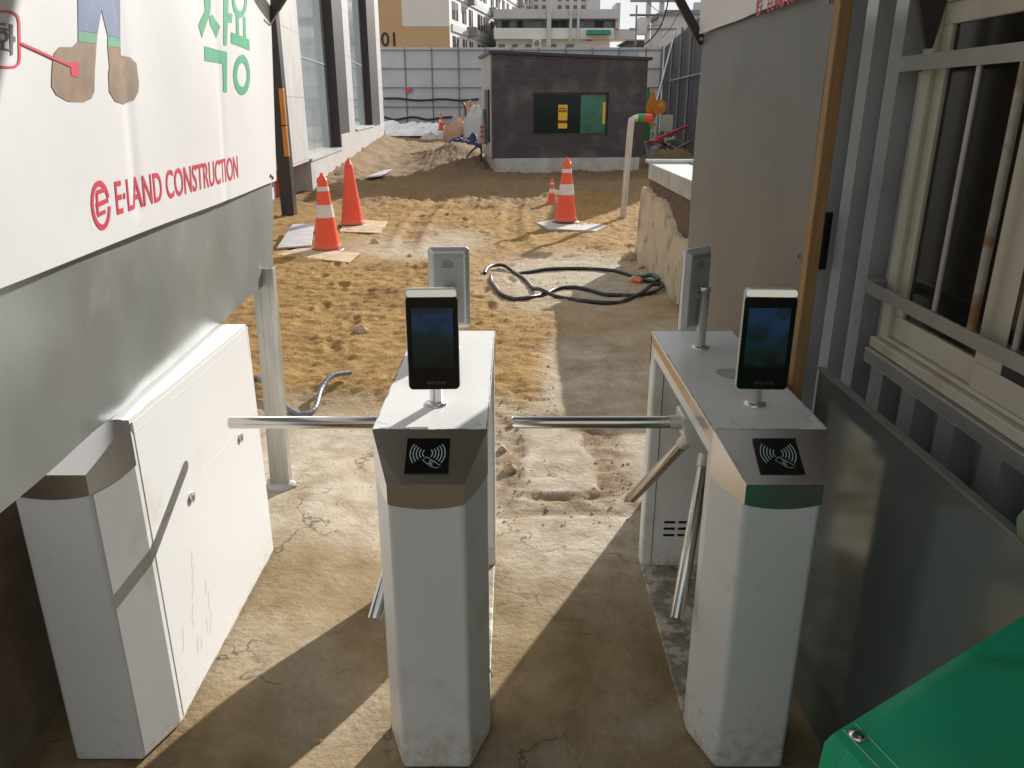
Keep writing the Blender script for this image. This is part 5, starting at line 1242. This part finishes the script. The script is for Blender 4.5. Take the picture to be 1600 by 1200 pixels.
w_.hexa([(x0, -2.2, za), (x1, -2.2, za), (x1, -.81, za), (x0, -.81, za)], [(x0, -1.2, zb2), (x1, -1.2, zb2), (x1, -.81, zb2), (x0, -.81, zb2)]); w_.build('awning', m_awning, cb_)
for px in (855.5, 858.5, 890.5, 902): MB().tube([(cx_(px) - CO.x, -1.05, cz_(74 if px < 880 else 66)), (cx_(px) - CO.x, -1.05, cz_(4))], .12, 10).build('flue_pipe', m_pvc, cb_)
acu = cbox('air_conditioner', m_aptlight, 832, 845, 63, 75.5, -1.2, -.5)
MB().tube([(cx_(838.5) - CO.x, -1.28, cz_(69)), (cx_(838.5) - CO.x, -1.201, cz_(69))], .27, 18).build('fan', m_dgrey, acu)
# higher block behind
B2 = 112.0; bx2 = lambda px: aty(px, 10, B2).x; bz2 = lambda py: aty(880, py, B2).z
hb = bldg('office_block', 'taller pale office block with rows of small windows behind the commercial block', (bx2(782), B2, 0))
MB().box((0, 0, 0), (bx2(936) - bx2(782), 10, bz2(-40))).build('wall', m_grey_render, hb)
for r_ in range(4):
    for k in range(12):
        px = 786 + k * 12.2; py = 3 + 5 - r_ * 12
        if 848 < px < 866: continue
        MB().box((bx2(px) - bx2(782), -.05, bz2(py + 6)), (bx2(px + 6) - bx2(782), -.003, bz2(py))).build('window', m_aptwin, hb)
MB().box((bx2(916) - bx2(782), -1, bz2(17)), (bx2(936.5) - bx2(782), -.06, bz2(-35))).build('stair_tower', m_grey_render, hb)
gb_ = bldg('grey_house', 'small grey house roof showing above the dark fence', (aty(1062, 30, 55).x, 55, 0))
MB().box((-1.0, 0, 0), (3.6, 5, aty(1062, 23, 55).z)).build('wall', m_grey_render, gb_); MB().box((-1.2, -.2, aty(1062, 22.9, 55).z), (3.8, 5.2, aty(1062, 16, 55).z)).build('roof', m_dgrey, gb_)
MB().box((1.0, .5, aty(1062, 15.9, 55).z), (1.4, .9, aty(1062, 2, 55).z)).build('chimney', m_grey_render, gb_)
lb = bldg('brick_house', 'low brown house glimpsed between the utility poles above the fence', (aty(995, 70, 66).x, 66, 0))
MB().box((-.6, 0, 0), (3.4, 6, aty(1000, 64, 66).z)).build('wall', m_brick, lb); MB().box((-.8, -.2, aty(1000, 63.9, 66).z), (3.6, 6.2, aty(1000, 62, 66).z)).build('roof', m_dgrey, lb)
# utility poles with cross-arms and wires
tops = []
for px, lean, y, lab, r_ in ((1011, 6, 50, 'concrete utility pole carrying a transformer, beside the wires', .16), (1034, 3, 50.5, 'concrete utility pole with crossed arms nearest the dark fence', .16), (995, 0, 52, 'thin service pole standing nearest the commercial block', .06)):
    b, t = aty(px, 78, y), aty(px + lean, -60 if r_ > .1 else 8, y); k = thing('utility_pole', lab, 'pole', (b.x, y, 0), 'utility poles beyond the fence')
    o = Vector((b.x, y, 0)); MB().tube([(0, 0, 0), t - o], [r_ * 1.2, r_ * .85], 12).build('shaft', m_grey_render if r_ > .1 else m_pipe, k)
    if r_ > .1:
        for py in (2, 24, 46):
            z = aty(px, py, y).z; xx = (t.x - b.x) * z / t.z; MB().box((xx - 1.1, -.2, z - .06), (xx + .9, -.1, z + .06)).build('cross_arm', m_pipe, k)
    if 'transformer' in lab:
        z = aty(px, 42, y).z; MB().lathe([(.28, z - .45), (.3, z - .4), (.3, z + .4), (.2, z + .48)], (-.4, -.25, 0), 16).build('transformer', m_grey_render, k)
    tops.append(o)
for pp, r_, lab in (([(992, 72), (1005, 70), (1020, 58), (1032, 40), (1040, 20), (1046, -10)], .07, 'thick black service cable curving down from the poles'), ([(995, 24), (1012, 24), (1034, 23)], .03, 'upper thin wire between the service pole and utility poles'), ([(995, 39), (1013, 41), (1036, 38)], .03, 'lower thin wire between the service pole and utility poles'), ([(1034, 60), (1050, 40), (1064, 12), (1070, -10)], .03, 'slack wire dropping behind the dark fence'), ([(1012, 4), (1034, 20), (1060, 16)], .03, 'wire crossing from the transformer pole towards the grey house')):
    single(MB().tube(smooth_path([aty(a, b, 50.0 - .3) for a, b in pp]), r_ * .6, 6), 'overhead_wire', m_cable, lab, 'wire', 'overhead wires')
